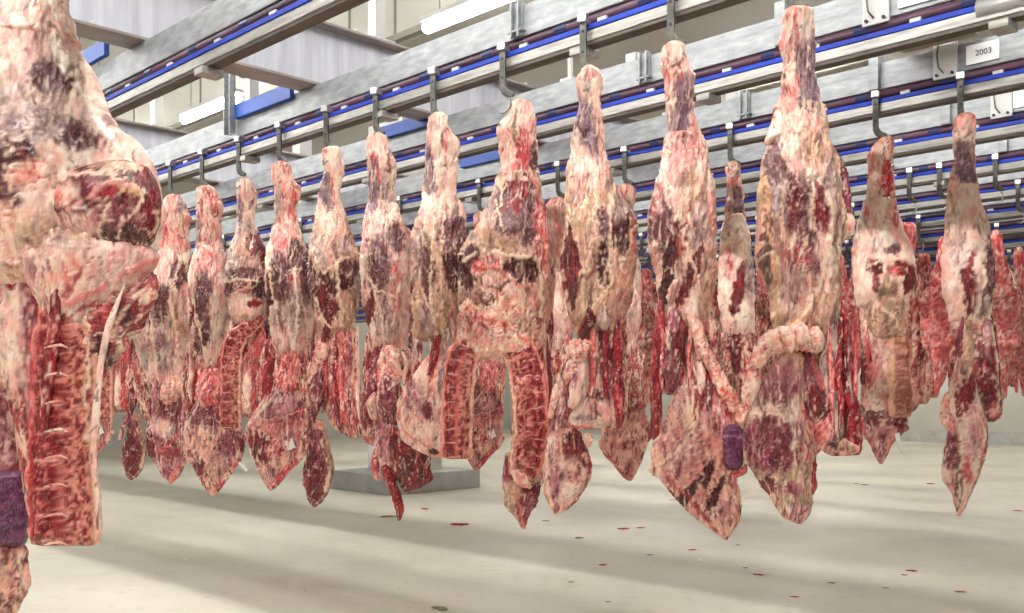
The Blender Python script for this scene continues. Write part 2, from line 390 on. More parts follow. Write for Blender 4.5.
nt.links.new(at.outputs['Color'], gm.inputs['Color']); nt.links.new(gm.outputs[0], hs.inputs['Color']); nt.links.new(mr.outputs[0], hs.inputs['Value'])
# fine pale threads of membrane
th = N(nt, 'ShaderNodeMath', operation='SUBTRACT'); th.inputs[1].default_value = .5; nt.links.new(n2.outputs['Fac'], th.inputs[0])
ab = N(nt, 'ShaderNodeMath', operation='ABSOLUTE'); nt.links.new(th.outputs[0], ab.inputs[0])
m2 = N(nt, 'ShaderNodeMapRange'); m2.inputs['From Min'].default_value = .0; m2.inputs['From Max'].default_value = .022
m2.inputs['To Min'].default_value = .22; m2.inputs['To Max'].default_value = 0.
nt.links.new(ab.outputs[0], m2.inputs['Value'])
mx = N(nt, 'ShaderNodeMixRGB'); mx.inputs['Color2'].default_value = rgba((244,206,190))
nt.links.new(m2.outputs[0], mx.inputs['Fac']); nt.links.new(hs.outputs[0], mx.inputs['Color1'])
nt.links.new(mx.outputs[0], b.inputs['Base Color'])
r = N(nt, 'ShaderNodeMapRange'); r.inputs['To Min'].default_value = .50; r.inputs['To Max'].default_value = .17
nt.links.new(at.outputs['Alpha'], r.inputs['Value']); nt.links.new(r.outputs[0], b.inputs['Roughness'])
b.inputs['Specular IOR Level'].default_value = .42
b.inputs['Coat Weight'].default_value = .16; b.inputs['Coat Roughness'].default_value = .12
ad = N(nt, 'ShaderNodeMath', operation='MULTIPLY_ADD'); ad.inputs[1].default_value = .6
nt.links.new(n2.outputs['Fac'], ad.inputs[0]); nt.links.new(n1.outputs['Fac'], ad.inputs[2])
bp = N(nt, 'ShaderNodeBump', Strength=.42, Distance=.006); nt.links.new(ad.outputs[0], bp.inputs['Height'])
nt.links.new(bp.outputs['Normal'], b.inputs['Normal'])

basic('galvanised', (120,122,125), (168,171,174), (9,30,30), .5, .35, .15, lo=.3, hi=.7)
basic('steel', (134,131,127), (176,173,167), (6,60,60), .42, .4, .2)
basic('underside_shade', (66,58,52), (94,86,78), (6,30,30), .6, .2, .1)
basic('stainless', (196,196,196), (226,226,224), (3,40,40), .3, .7, .05)
basic('recess_shade_and_bolt', (30,24,44), (62,48,66), (3,20,20), .6, 0, .05)
basic('chain_tube', (48,28,48), (90,56,74), (2.2,10,10), .35, 0, .05, detail=2)
basic('navy', (18,22,66), (34,40,96), (4,4,4), .5, 0, 0)
basic('blue', (4,38,140), (14,58,176), (2,9,9), .65, 0, .05)
basic('blue_plate', (20,62,146), (32,80,168), (2,9,9), .5, 0, .05)
basic('hook_iron', (62,61,56), (104,102,96), (30,30,16), .4, .4, .25)
basic('hook_rod', (120,120,112), (170,168,160), (40,40,20), .3, .7, .1)
basic('painted_beam', (172,174,186), (200,202,210), (14,14,1.2), .5, .1, .05)
basic('flange', (128,116,110), (160,150,144), (8,3,8), .55, .1, .1)
basic('white_paint', (182,182,178), (200,200,196), (3,3,3), .5, 0, .02)
basic('white_plastic', (236,238,240), (246,247,248), (3,3,3), .4, 0, 0)
basic('tag', (240,238,232), (250,250,248), (9,9,9), .5, 0, 0)
basic('ink', (40,44,60), (60,62,74), (9,9,9), .6, 0, 0)
basic('concrete', (186,184,178), (206,204,198), (5,5,5), .8, 0, .3)
basic('plinth', (160,159,154), (182,181,176), (5,5,5), .8, 0, .3)
basic('wall_panel', (172,170,160), (186,183,173), (.7,.7,.4), .6, 0, .02)
basic('ceiling_panel', (164,159,147), (178,173,161), (.5,.5,.5), .7, 0, .02)
basic('seam', (120,118,108), (140,138,128), (2,2,2), .8, 0, 0)
basic('scrap', (120,16,26), (176,44,50), (90,90,90), .35, 0, .2)
basic('green_scrap', (92,100,60), (140,140,96), (60,60,60), .6, 0, .2)
basic('pale_scrap', (236,222,206), (250,244,236), (90,90,90), .5, 0, .1)
m, nt, b = newmat('tube_light')
b.inputs['Base Color'].default_value = (1,1,1,1); b.inputs['Emission Color'].default_value = (1,.985,.95,1); b.inputs['Emission Strength'].default_value = 55.0
# poured floor: pale screed, wide soft stains, scuffs and fine blood specks
m, nt, b = newmat('floor')
tc = N(nt, 'ShaderNodeTexCoord')
a1 = N(nt, 'ShaderNodeTexNoise', Scale=.55, Detail=5.0, Roughness=.55); nt.links.new(tc.outputs['Object'], a1.inputs['Vector'])
c1 = N(nt, 'ShaderNodeValToRGB'); e = c1.color_ramp.elements; e[0].position = .3; e[1].position = .7
e[0].color = rgba((176,171,157)); e[1].color = rgba((208,203,189)); nt.links.new(a1.outputs['Fac'], c1.inputs['Fac'])
a2 = N(nt, 'ShaderNodeTexNoise', Scale=9.0, Detail=8.0, Roughness=.7); nt.links.new(tc.outputs['Object'], a2.inputs['Vector'])
c2 = N(nt, 'ShaderNodeValToRGB'); e = c2.color_ramp.elements; e[0].position = .28; e[1].position = .46
e[0].color = (.72,.70,.64,1); e[1].color = (1,1,1,1); nt.links.new(a2.outputs['Fac'], c2.inputs['Fac'])
mx = N(nt, 'ShaderNodeMixRGB', blend_type='MULTIPLY'); mx.inputs['Fac'].default_value = .8
nt.links.new(c1.outputs[0], mx.inputs['Color1']); nt.links.new(c2.outputs[0], mx.inputs['Color2'])
vo = N(nt, 'ShaderNodeTexVoronoi', Scale=5.0); nt.links.new(tc.outputs['Object'], vo.inputs['Vector'])
lt = N(nt, 'ShaderNodeMath', operation='LESS_THAN'); lt.inputs[1].default_value = .045; nt.links.new(vo.outputs['Distance'], lt.inputs[0])
a3 = N(nt, 'ShaderNodeTexNoise', Scale=.9); nt.links.new(tc.outputs['Object'], a3.inputs['Vector'])
gt = N(nt, 'ShaderNodeMath', operation='GREATER_THAN'); gt.inputs[1].default_value = .53; nt.links.new(a3.outputs['Fac'], gt.inputs[0])
ml = N(nt, 'ShaderNodeMath', operation='MULTIPLY'); nt.links.new(lt.outputs[0], ml.inputs[0]); nt.links.new(gt.outputs[0], ml.inputs[1])
m3 = N(nt, 'ShaderNodeMixRGB'); m3.inputs['Color2'].default_value = rgba((150,96,80)); nt.links.new(ml.outputs[0], m3.inputs['Fac'])
nt.links.new(mx.outputs[0], m3.inputs['Color1']); nt.links.new(m3.outputs[0], b.inputs['Base Color'])
b.inputs['Roughness'].default_value = .5
bp = N(nt, 'ShaderNodeBump', Strength=.15, Distance=.01); nt.links.new(a2.outputs['Fac'], bp.inputs['Height']); nt.links.new(bp.outputs[0], b.inputs['Normal'])
# ---------------------------------------------------------------- hall (z is measured from the floor, R = eye height)
R = CAMZ
def struct(name, mb, mat, **k):
    o = mb.build(name, mat, **k); tag(o, kind='structure'); return o
struct('floor', MB().box(-22.2, 9, -9, 24.2, -.2, 0), M['floor'])
struct('wall_back', MB().box(-22.2, 9, 24, 24.2, 0, R+3.5), M['wall_panel'])
struct('wall_left', MB().box(-22.2, -22, -9, 24, 0, R+7), M['wall_panel'])
struct('wall_upper', MB().box(-22, 9, 6.0, 6.12, R+3.4, R+6.6), M['wall_panel'])
struct('ceiling', MB().box(-22, 9, 6.12, 24, R+3.4, R+3.55), M['ceiling_panel'])
o = struct('ceiling', MB().box(-22, 9, -9, 6.1, R+6.6, R+6.75), M['ceiling_panel'])
struct('baseboard_back', MB().box(-22, 9, 23.9, 24, 0, .28), M['plinth'])
struct('baseboard_left', MB().box(-22, -21.9, -9, 23.9, 0, .28), M['plinth'])
k = 1
for x in (-19.2, -17.3, -15.3, -13.4, -11.5, -8.35, -7.6):       # seams between the upper wall panels
    struct('trim_%d' % k, MB().box(x-.012, x+.012, 5.985, 6.0, R+3.42, R+6.6), M['seam']); k += 1
struct('trim_%d' % k, MB().box(-22, 9, 5.93, 6.0, R+3.36, R+3.42), M['seam']); k += 1
for i in range(12):
    x = -21+2.4*i
    struct('trim_%d' % k, MB().box(x-.015, x+.015, 23.985, 24.0, .28, R+3.4), M['seam']); k += 1

# concrete pillar on its plinth
p = empty('concrete_pillar', (-9.9, 8.0, 0)); tag(p, 'pale concrete pillar standing on a wide grey plinth on the floor', 'pillar')
MB().box(-.62, .62, -.75, .7, 0, .235).build('plinth', M['plinth'], p, bevel=.01)
MB().box(-.42, .28, -.3, .35, .235, R+3.39).build('shaft', M['concrete'], p, bevel=.01)

# ---------------------------------------------------------------- overhead rails
ROWS = dict(Z=1.12, A=2.0, B=2.92, C=3.78, D=4.66, E=5.54, F=6.42, G=7.3, H=8.18, I=9.06, J=9.94, K=10.82, L=11.7)
words = dict(Z='nearest galvanised overhead rail, above the carcass at the left edge of the photo',
 A='overhead rail crossing the top left corner, with purple chain tube and blue guide strip',
 B='overhead rail that carries the front row of eleven hanging hindquarters',
 C='empty overhead rail directly behind the front row, ending in a silver cover at the right',
 D='overhead rail with the white numbered sign, second behind the front row',
 E='overhead rail just behind the one with the white numbered sign')
def rail(key, d):
    lab = words.get(key, 'galvanised overhead rail with blue guide strip far back in the hall')
    z = RAILZ
    r = empty('overhead_rail', (-3, d, z))
    tag(r, lab, 'overhead rail', None if key in words else 'far overhead rails in the hall')
    x0 = -20+3 if key != 'Z' else -14+3
    x1 = 3.4 if key != 'Z' else 1.4
    MB().box(x0, x1, .0, .09, .058, .188).build('beam', M['galvanised'], r, bevel=.004)
    MB().box(x0, x1, .06, .075, -.02, .058).build('channel', M['recess_shade_and_bolt'], r)  # dark backing plate, its colour stands in for shade in the recess
    MB().tube([(x0, .022, .036), (x1, .022, .036)], .023, 12).build('chain_tube', M['chain_tube'], r, smooth=True)
    bx1 = x1 if key != 'C' else row_x(981, d)+3
    MB().box(x0, bx1, -.014, .012, -.011, .010).build('guide_strip', M['blue'], r, bevel=.003)
    MB().box(x0, x1, -.006, .052, -.067, -.0535).build('shaded_underside', M['underside_shade'], r)  # dark brown strip paints the shade on the rail's underside
    MB().box(x0, x1, -.010, .05, -.053, -.0115).build('running_rail', M['steel'], r, bevel=.003)
    if key == 'C':
        MB().tube([(bx1-.01, .0, -.004), (bx1+.3, .0, -.006), (bx1+.7, .02, -.008)], .034, 14).build('rail_end_cover', M['stainless'], r, smooth=True)
    far = d > 7
    x = -8.0+3 if key != 'Z' else -3
    i = 0; protos = {}
    def rep_part(name, mk, x):
        if name not in protos: protos[name] = mk(); o_ = protos[name]
        else: o_ = protos[name].copy(); link(o_, r)
        o_.location.x = x
    while x < (3.2 if not key == 'Z' else 1.2):
        if i % 3 == 1: rep_part('clamp', lambda: MB().box(-.035, .035, -.03, .07, -.098, -.0675).build('clamp', M['steel'], r, bevel=.003), x)
        if d < 9:
            rep_part('spacer', lambda: MB().box(-.022, .022, -.006, .03, .0105, .026).build('spacer', M['white_paint'], r), x+.11)
            rep_part('chain_joint', lambda: MB().tube([(-.03, .022, .036), (.03, .022, .036)], .0255, 10).build('chain_joint', M['navy'], r), x+.31)
        x += .42 if d < 7 else .84; i += 1
    if key in 'BCDEFG':
        # bolted splice clamp, splice plate with cable and hanger rods
        c = MB(); c.box(-.03+.12, .03+.12, -.012, 0, .06, .20); c.box(.095, .105, -.03, -.01, .055, .205); c.box(.135, .145, -.03, -.01, .055, .205)
        c.box(.08, .16, -.03, .0, .075, .085)
        c.build('splice_clamp', M['galvanised'], r, bevel=.002)
        xp = row_x({'C':877, 'D':946, 'E':1002}.get(key, 0), d)+3 if key in 'CDE' else 1.05
        pl = MB().box(xp-.055, xp+.055, -.016, 0, .04, .205).build('splice_plate', M['white_paint'], r, bevel=.004)
        for bx in (-.035, .035): MB().tube([(xp+bx, -.016, .058), (xp+bx, -.026, .058)], .007, 8).build('bolt', M['recess_shade_and_bolt'], pl)
        MB().tube([(xp-.02, -.03, .21), (xp-.03, -.032, .15), (xp-.022, -.032, .09), (xp, -.03, .06)], .004, 6).build('cable', M['hook_iron'], pl, smooth=True)
        MB().box(.82, .87, -.03, .1, .055, .24).build('post', M['galvanised'], r, bevel=.003)
    if key in 'CD':
        h = MB(); h.tube([(-.4, .045, .18), (-.4, .045, 1.2)], .014, 10); h.box(-.44, -.36, .01, .08, .186, .205)
        h.build('hanger_rod', M['white_paint'], r)
        MB().box(-.02, .04, .02, .08, .188, .235).build('bracket', M['white_paint'], r, bevel=.004)
    return r
RR = {}
for k_, d in ROWS.items(): RR[k_] = rail(k_, d)
# blue plates standing along the rails
for key, x0, x1, z0, z1, lab in (('A', -5.35, -4.73, .205, .285, 'blue plate on the rail in the top left corner'),
        ('B', -5.14, -4.56, .155, .235, 'blue plate along the front row rail, right of the steel post'),
        ('C', -4.95, -4.42, .15, .225, 'blue plate along the second rail, behind the seventh hanging hindquarter'),
        ('D', -5.15, -4.66, .15, .22, 'small blue plate on the third rail, left of the split hindquarter')):
    d = ROWS[key]
    o = MB().box(x0, x1, d-.03, d-.004, RAILZ+z0, RAILZ+z1).build('blue_plate', M['blue_plate'], None, bevel=.003); tag(o, lab, 'plate')
    if z0 > .2: MB().box(x0+.1, x0+.14, d-.004, d+.03, RAILZ+.18, RAILZ+z1).build('bracket', M['galvanised'], o)
# number signs on the beams
def sign(key, pxa, pxb, z0, z1, text, lab):
    d = ROWS[key]; x0 = row_x(pxa, d); x1 = row_x(pxb, d)
    o = MB().box(-(x1-x0)/2, (x1-x0)/2, -.004, .004, -(z1-z0)/2, (z1-z0)/2).build('number_sign', M['white_plastic'], None)
    o.location = ((x0+x1)/2, d-.006, RAILZ+(z0+z1)/2); tag(o, lab, 'sign')
    if text:
        cu = bpy.data.curves.new('lettering', 'FONT'); cu.body = text; cu.size = .036; cu.extrude = .0008; cu.align_x = 'CENTER'; cu.align_y = 'CENTER'
        tmp = bpy.data.objects.new('tmp', cu); me = bpy.data.meshes.new_from_object(tmp); bpy.data.objects.remove(tmp)
        t = bpy.data.objects.new('lettering', me); link(t, o); t.location = (0.005, -.006, 0); t.rotation_euler = (math.pi/2, 0, 0); me.materials.clear(); me.materials.append(M['ink'])
sign('D', 967, 1000, .078, .165, '2003', 'white sign reading 2003 on an overhead rail at the upper right')
sign('C', 899, 948, .078, .165, None, 'blank white sign on the upper rail, cut by the top edge of the photo')
sign('E', 1014, 1050, .078, .165, None, 'blank white sign on the rail below the one reading 2003')

# painted cross beams on top of the rails
def ibeam(x, y0, y1, z0, z1, lab):
    r = empty('cross_beam', (x, y0, R+z0)); tag(r, lab, 'beam')
    L = y1-y0; H = z1-z0
    MB().box(-.006, .006, 0, L, .012, H-.012).build('web', M['painted_beam'], r)
    MB().box(-.085, .085, 0, L, 0, .014).build('bottom_flange', M['flange'], r, bevel=.002)
    MB().box(-.085, .085, 0, L, H-.014, H).build('top_flange', M['flange'], r, bevel=.002)
    b1 = MB().tube([(.05, .3, .01), (.05, .3, .035)], .013, 6).build('bolt', M['white_paint'], r)
    b2 = MB().tube([(.05, .4, H-.005), (.05, .4, H+.02)], .013, 6).build('bolt', M['white_paint'], r)
    for k_ in range(1, 12):
        for q in (b1, b2): e_ = q.copy(); link(e_, r); e_.location.y = .44*k_
    return r
ibeam(-4.45, .6, 12.4, 1.592, 1.935, 'white painted I-beam lying across the rails at the upper left')
ibeam(-7.05, 2.95, 12.4, 1.592, 1.935, 'white painted I-beam across the rails, farther left behind the steel post')
# posts
def post(x, d, z0, z1, w, lab, mat='white_paint'):
    r = empty('steel_post', (x, d, R+z0)); tag(r, lab, 'post')
    h = z1-z0
    MB().box(-w/2, w/2, -w/2, w/2, 0, h).build('shaft', M[mat], r, bevel=.003)
    MB().box(-w*1.1, w*1.1, -w*1.1, w*1.1, 0.0, .012).build('foot_plate', M[mat], r, bevel=.002)
post(-7.05, 3.33, 1.936, 6.58, .072, 'white square post rising from the farther cross beam')
post(-4.45, 3.38, 1.936, 6.58, .068, 'white square post rising from the nearer cross beam')
post(-8.0, 5.2, 1.6, 6.58, .13, 'wide white post beside a dark seam, behind the nearer cross beam')
# steel post with bracket that carries the front rail
r = empty('rail_hanger', (-5.17, 2.90, R+1.47)); tag(r, 'grey channel post hanging down to the front row rail, bracket at its top', 'hanger')
h = MB(); h.box(-.033, .033, -.012, -.006, 0, 1.0); h.box(-.033, -.027, -.045, -.006, 0, 1.0); h.box(.027, .033, -.045, -.006, 0, 1.0)
h.build('channel_post', M['galvanised'], r)
h = MB(); h.box(-.16, .16, -.08, .03, .48, .50); h.box(-.13, -.06, -.1, .04, .44, .48); h.box(.06, .15, -.1, .04, .42, .48); h.box(-.05, .05, -.09, .02, .5, .54)
h.build('bracket', M['galvanised'], r, bevel=.003)
for bx in (-.12, -.02, .1): MB().tube([(bx, -.05, .5), (bx, -.05, .56)], .01, 6).build('bolt', M['stainless'], r)
r = empty('rail_hanger', (-5.31, 3.1, R+1.6)); tag(r, 'pale square stub post behind the steel post bracket', 'hanger')
MB().box(-.03, .03, -.03, .03, 0, .9).build('channel_post', M['white_paint'], r)
MB().box(-.12, .12, -.02, .02, .3, .38).build('bracket', M['galvanised'], r)
# connecting plates
o = MB().box(-2.0, -1.66, 3.9, 4.62, R+1.59, R+1.604).build('connecting_plate', M['flange'], None); tag(o, 'brown grey steel plate between two rails at the upper right', 'plate')

# ---------------------------------------------------------------- fluorescent lights
def tube_light(x, d, z, lab, group=None, L=1.25):
    r = empty('fluorescent_light', (x, d, R+z)); tag(r, lab, 'ceiling light', group)
    MB().box(-L/2, L/2, -.05, .05, .045, .085).build('housing', M['white_paint'], r, bevel=.006)
    top = 3.4 if d > 6 else 6.6
    for sx in (-1, 1): MB().tube([(sx*L*.35, 0, .085), (sx*L*.35, 0, top-z)], .006, 6).build('suspension_rod', M['steel'], r)
    MB().tube([(-L/2, 0, 0), (-L/2+.03, 0, 0), (L/2-.03, 0, 0), (L/2, 0, 0)], [.03, .048, .048, .03], 14).build('diffuser', M['tube_light'], r, smooth=True)
    return r
tube_light(-9.95, 5.3, 3.06, 'long white fluorescent light left of the blue plates, seen behind the steel post')
tube_light(-5.7, 5.3, 3.0, 'bright fluorescent light at the top, above the seventh hanging hindquarter')
# ---------------------------------------------------------------- meat hooks
def make_hook(x, d, lab, group, rz=18):
    r = empty('meat_hook', (x, d-.03, RAILZ), math.radians(rz)); tag(r, lab, 'hook', group)
    MB().strap([(0, .045), (0, -.05), (0, -.115), (.002, -.14, 1.05), (.010, -.158, 1.15), (.026, -.170, 1.1), (.052, -.176, .6)], .028, .014, -.012).build('strap', M['hook_iron'], r, bevel=.003)
    MB().box(-.018, .018, -.034, .03, .012, .044).build('trolley_block', M['stainless'], r, bevel=.003)
    for zb in (-.02, -.1): MB().tube([(0, -.022, zb), (0, -.017, zb)], .006, 8).build('bolt', M['recess_shade_and_bolt'], r)
    MB().tube([(.035, -.012, -.168), (.036, -.014, -.195), (.045, -.03, -.225), (.040, -.05, -.25), (.018, -.055, -.262), (-.004, -.035, -.25)], [.005, .005, .005, .005, .004, .002], 8).build('point', M['hook_rod'], r, smooth=True)
    return r
HOOK0 = make_hook(0, 0, 'x', None)
first_hook = [True]
def hook(x, d, lab, group=None, rz=18):
    h = HOOK0 if first_hook[0] else copy_tree(HOOK0)
    first_hook[0] = False
    h.location = (x+.008, d-.018, RAILZ); h.rotation_euler = (0, 0, math.radians(rz)); h['label'] = lab
    if group: h['group'] = group
    return h
B_, D_ = ROWS['B'], ROWS['D']
H = {}
def hk(key, lab, off=0): hook(H[key].x, H[key].d, lab)

# ================= Z1: big hindquarter at the left edge
c = H['Z1'] = Carcass('largest hindquarter at the left edge, round cut face above a wide red backbone', 45, ROWS['Z'], -38, sp=.0065)
c.lobe('shank', [(-38,30,60),(-33,27,66),(-30,22,70),(0,8,66),(25,-6,71),(50,-20,82)], 'cream', th=.8, fold=.012)
c.lobe('thigh', [(-10,2,62),(0,-8,67),(25,-28,71),(45,-40,77),(65,-46,88),(85,-50,98),(108,-52,105),(130,-54,122),(145,-54,139),(160,-54,149),(175,-52,154),(195,-50,157),(215,-48,158),(240,-44,156),(262,-36,150),(285,-28,140),(300,-10,110)], 'cream', th=.62, tmax=.22, fold=.012,
  pat=[(42,10,6,26,-14,'silver'),(8,12,8,26,10,'silver',.7),(58,62,20,30,-20,'silver',.6),(52,118,36,36,-15,'silver',.75),(34,60,30,30,0,'fat',.6),(70,88,16,16,0,'purple'),(93,146,26,13,-18,'purple'),(58,140,26,20,0,'silver'),(118,128,22,16,-35,'silver',.7),(8,196,15,48,4,'wine'),(36,190,12,42,8,'purple'),(54,176,11,20,0,'dark'),
       (62,188,20,14,10,'ruffle'),(30,235,22,22,0,'ruffle'),(88,252,48,30,10,'tan'),(60,280,30,22,0,'ruffle'),(52,190,12,9,0,'scarlet',.4)],
  st=[([(20,146),(27,190),(36,240)],2.6,CR,4),([(36,170),(46,225)],1.6,CR,3),([(60,0),(62,30),(70,60),(92,100),(120,140),(146,172)],4,WH,5),([(0,80),(22,60),(50,10)],1.5,(236,150,140),2)])
c.lobe('cut_face', [(160,104,132),(166,84,146),(174,66,153),(188,56,158),(204,52,160),(220,58,160),(234,74,157),(244,96,151),(252,112,144)], 'muscle', th=.42, y=-.15, tmax=.09, fold=.006, web=.25,
  pat=[(112,169,44,9,-6,'tan'),(110,176,40,4,-6,'dark'),(92,190,24,11,-15,'wine'),(118,193,14,5,20,'red'),(150,200,8,30,0,'muscle'),(122,232,26,9,-12,'dark'),(120,220,20,8,0,'wine'),(96,176,30,3,0,'gristle'),(70,196,14,12,0,'ruffle'),(84,228,20,12,0,'fat')],
  st=[([(58,184),(80,177),(112,177),(140,188),(150,196)],2.4,CR,5),([(78,214),(98,202),(112,190),(124,186),(146,194)],3.2,(236,170,156),6),([(84,211),(98,213)],2.4,(252,244,236),3),([(130,192),(146,196)],3.4,(240,200,150),4),([(112,226),(134,222),(146,212),(149,192)],2,CR,5),([(104,236),(112,222),(120,206)],1.6,CR,4),([(120,240),(132,226)],1.4,CR,4),([(92,222),(104,214),(116,204)],1.4,CR,4)])
c.lobe('hip', [(205,54,86),(222,36,110),(240,26,140),(256,22,158),(270,25,153),(284,30,138),(298,36,122),(312,41,106),(328,46,90),(342,50,76)], 'fat', th=.36, y=-.13, tmax=.075, fold=.010,
  pat=[(40,232,16,22,10,'ruffle'),(80,235,26,18,0,'tan'),(116,258,34,16,-8,'fat',.7),(70,272,24,20,0,'gristle')],
  st=[([(70,296),(86,280),(106,258)],4,RD,-3),([(84,290),(112,252)],2,(250,226,200),4),([(62,310),(96,296),(130,278),(156,262)],4.5,(230,130,124),8),([(76,316),(110,300),(156,276)],2.4,RD,-5),([(60,230),(66,262),(60,300)],2,CR,4),([(28,248),(50,240),(56,262)],2,CR,4)])
c.lobe('rib_wall', path=[(152,272,8),(140,290,18),(118,312,28),(100,338,26),(92,368,16),(90,392,8)], tis='web', th=.45, y=-.12, pat=[(128,312,14,12,30,'muscle'),(108,318,12,14,20,'red'),(106,352,8,12,10,'dark')], st=[([(150,286),(128,310),(110,345),(98,380)],2.4,CR,6),([(150,268),(120,296),(96,318)],2,(240,150,140),5)])
c.lobe('backbone', path=[(98,284,8),(84,298,18),(74,316,27),(70,340,31),(68,380,31),(66,420,30),(64,460,31),(65,500,32),(67,530,32),(67,546,32)], tis='spine', th=.42, y=-.12, tmax=.10, fold=.008, opt=dict(pitch=7.6), n=3, ends=.4,
  st=[([(40,300),(38,360),(38,440),(38,540)],3,(190,40,50),4),([(90,318),(94,350),(90,400),(92,440)],2.4,CR,7),([(100,330),(98,400),(94,450),(98,500)],2,CR,5)])
for i, yy in enumerate((346, 374, 402, 430, 457, 485, 515, 543)):
    c.lobe('bone_edge', path=[(44,yy+2,.7),(52,yy,1.1),(60,yy-1,1.3),(68,yy+2,.6)], tis='gristle', th=.9, y=-.215, fold=.001, spm=.6)
c.lobe('tendon_band', path=[(54,262,4),(56,290,5),(54,320,6),(50,360,6),(46,400,5),(44,430,3)], tis='red', th=.6, y=-.17, label='deep red tendon band')
c.lobe('loin', [(255,2,48),(275,-2,52),(300,-4,54),(330,-4,52),(360,0,50),(390,6,48),(420,14,44),(460,20,44),(500,26,44),(530,30,42)], 'web', th=.5, y=-.06, tmax=.09,
  pat=[(32,330,9,44,0,'silver'),(34,390,6,36,0,'silver'),(16,300,9,18,0,'fat'),(18,350,9,40,0,'cream'),(20,286,8,7,0,'red')], st=[([(44,258),(42,300),(46,350)],3,RD,-4),([(26,270),(24,320)],3,(248,226,216),4)])
c.lobe('fat_strand', path=[(124,286,.8),(108,330,3.4),(100,370,3),(96,410,3.5),(93,450,3),(97,500,2),(98,530,2)], tis='cream', th=.8, y=-.17, fold=.004)

# ================= Z2: cut by the left frame edge
c = H['Z2'] = Carcass('long hindquarter cut off by the left frame edge, purple meat block above its pale tip', -22, ROWS['Z'], 14, sp=.008)
c.lobe('shank', [(14,-42,-14),(34,-46,-8),(66,-52,0),(90,-58,4)], 'cream', y=.03)
c.lobe('thigh', [(60,-46,0),(120,-70,14),(180,-80,22),(240,-78,22),(290,-70,20),(330,-60,16)], 'fat', th=.6, y=.03, tmax=.15)
c.lobe('loin', [(290,-50,16),(330,-56,17),(370,-52,15),(420,-44,18),(470,-40,22),(500,-38,24)], 'web', th=.6, y=.0, pat=[(6,320,7,20,0,'red'),(14,420,5,60,0,'silver'),(4,440,8,60,0,'silver')])
c.lobe('fat_ruffle', path=[(-20,340,12),(-4,352,17),(8,368,14),(4,388,8)], tis='ruffle', th=.7, y=-.05, fold=.018, label='ruffled pale fat')
c.lobe('side_strip', path=[(24,400,5),(22,440,5),(26,480,5),(29,510,4),(28,535,2)], tis='tan', th=.8, y=-.01)
c.lobe('shoulder_muscle', path=[(4,470,22),(4,495,24),(4,520,24),(2,548,20)], tis='plum', th=.6, y=-.05, fold=.005, n=3, label='glossy purple meat block', st=[([(-10,524),(26,522)],1.5,(150,100,140),2)])
c.lobe('flank', [(535,-30,25),(550,-36,27),(570,-38,28),(582,-38,31),(592,-36,27),(603,-28,22),(612,-20,17),(619,-10,10)], 'flank', th=.35, y=-.03, tmax=.05, st=[([(22,550),(24,580),(30,586)],3,CR,4),([(14,596),(20,575)],2,RD,-2)])

# ================= H1
c = H['H1'] = Carcass('leftmost complete hindquarter of the front row, red knuckled shank, beside the largest one', 176, B_, 193)
c.lobe('shank', [(194,168,179),(202,164,185),(212,162,188),(218,163,190),(235,162,188),(250,161,190),(268,160,192)], 'gristle', pat=[(168,238,4,14,0,'scarlet'),(184,205,3,12,0,'silver')])
c.lobe('thigh', [(244,164,188),(262,154,191),(280,147,192),(300,139,193),(320,134,192),(345,137,190),(370,145,187),(395,154,182)], 'fat',
  pat=[(183,276,6,12,8,'purple'),(169,306,8,17,-8,'purple'),(143,314,4,20,-12,'dark'),(156,315,5,14,-10,'silver'),(170,350,10,22,0,'silver'),(180,320,6,16,0,'tan'),(150,360,5,12,0,'silver')], st=[([(186,258),(176,300),(184,345)],1.6,CR,3),([(150,285),(160,330),(164,380)],1.4,CR,3)])
c.lobe('loin', path=[(140,345,7),(143,370,9),(147,395,9),(150,420,6)], tis='web', y=-.02)
c.lobe('muscle_strip', path=[(158,352,4),(158,380,6),(157,405,5),(154,425,2)], tis='silver', y=-.055)
c.lobe('fat_ruffle', path=[(182,360,5),(176,378,10),(170,392,11),(162,404,7)], tis='ruffle', y=-.04, fold=.014)
c.lobe('flank', [(390,169,178),(402,162,182),(415,154,185),(430,147,185),(445,146,186),(455,149,186),(466,157,184),(475,161,180),(482,168,174)], 'silver', th=.3, y=-.035, tmax=.035,
  pat=[(172,410,9,20,0,'purple'),(166,428,9,8,0,'cream'),(150,448,6,14,10,'muscle'),(172,450,10,10,0,'red',.8),(170,472,8,6,0,'silver')], st=[([(158,452),(172,444),(184,430)],2.2,(226,110,110),3),([(146,430),(152,405),(168,390)],2,CR,3)])
c.lobe('flank_edge', path=[(186,456,2),(180,466,3),(174,476,3.5),(170,484,1.5)], tis='pink', y=-.045, fold=.004)
c.lobe('loin', [(330,140,188),(355,134,188),(380,134,186),(405,140,184),(428,148,180)], 'web', th=.35, y=.02, tmax=.05)
c.strips(134,188,345,425,5)

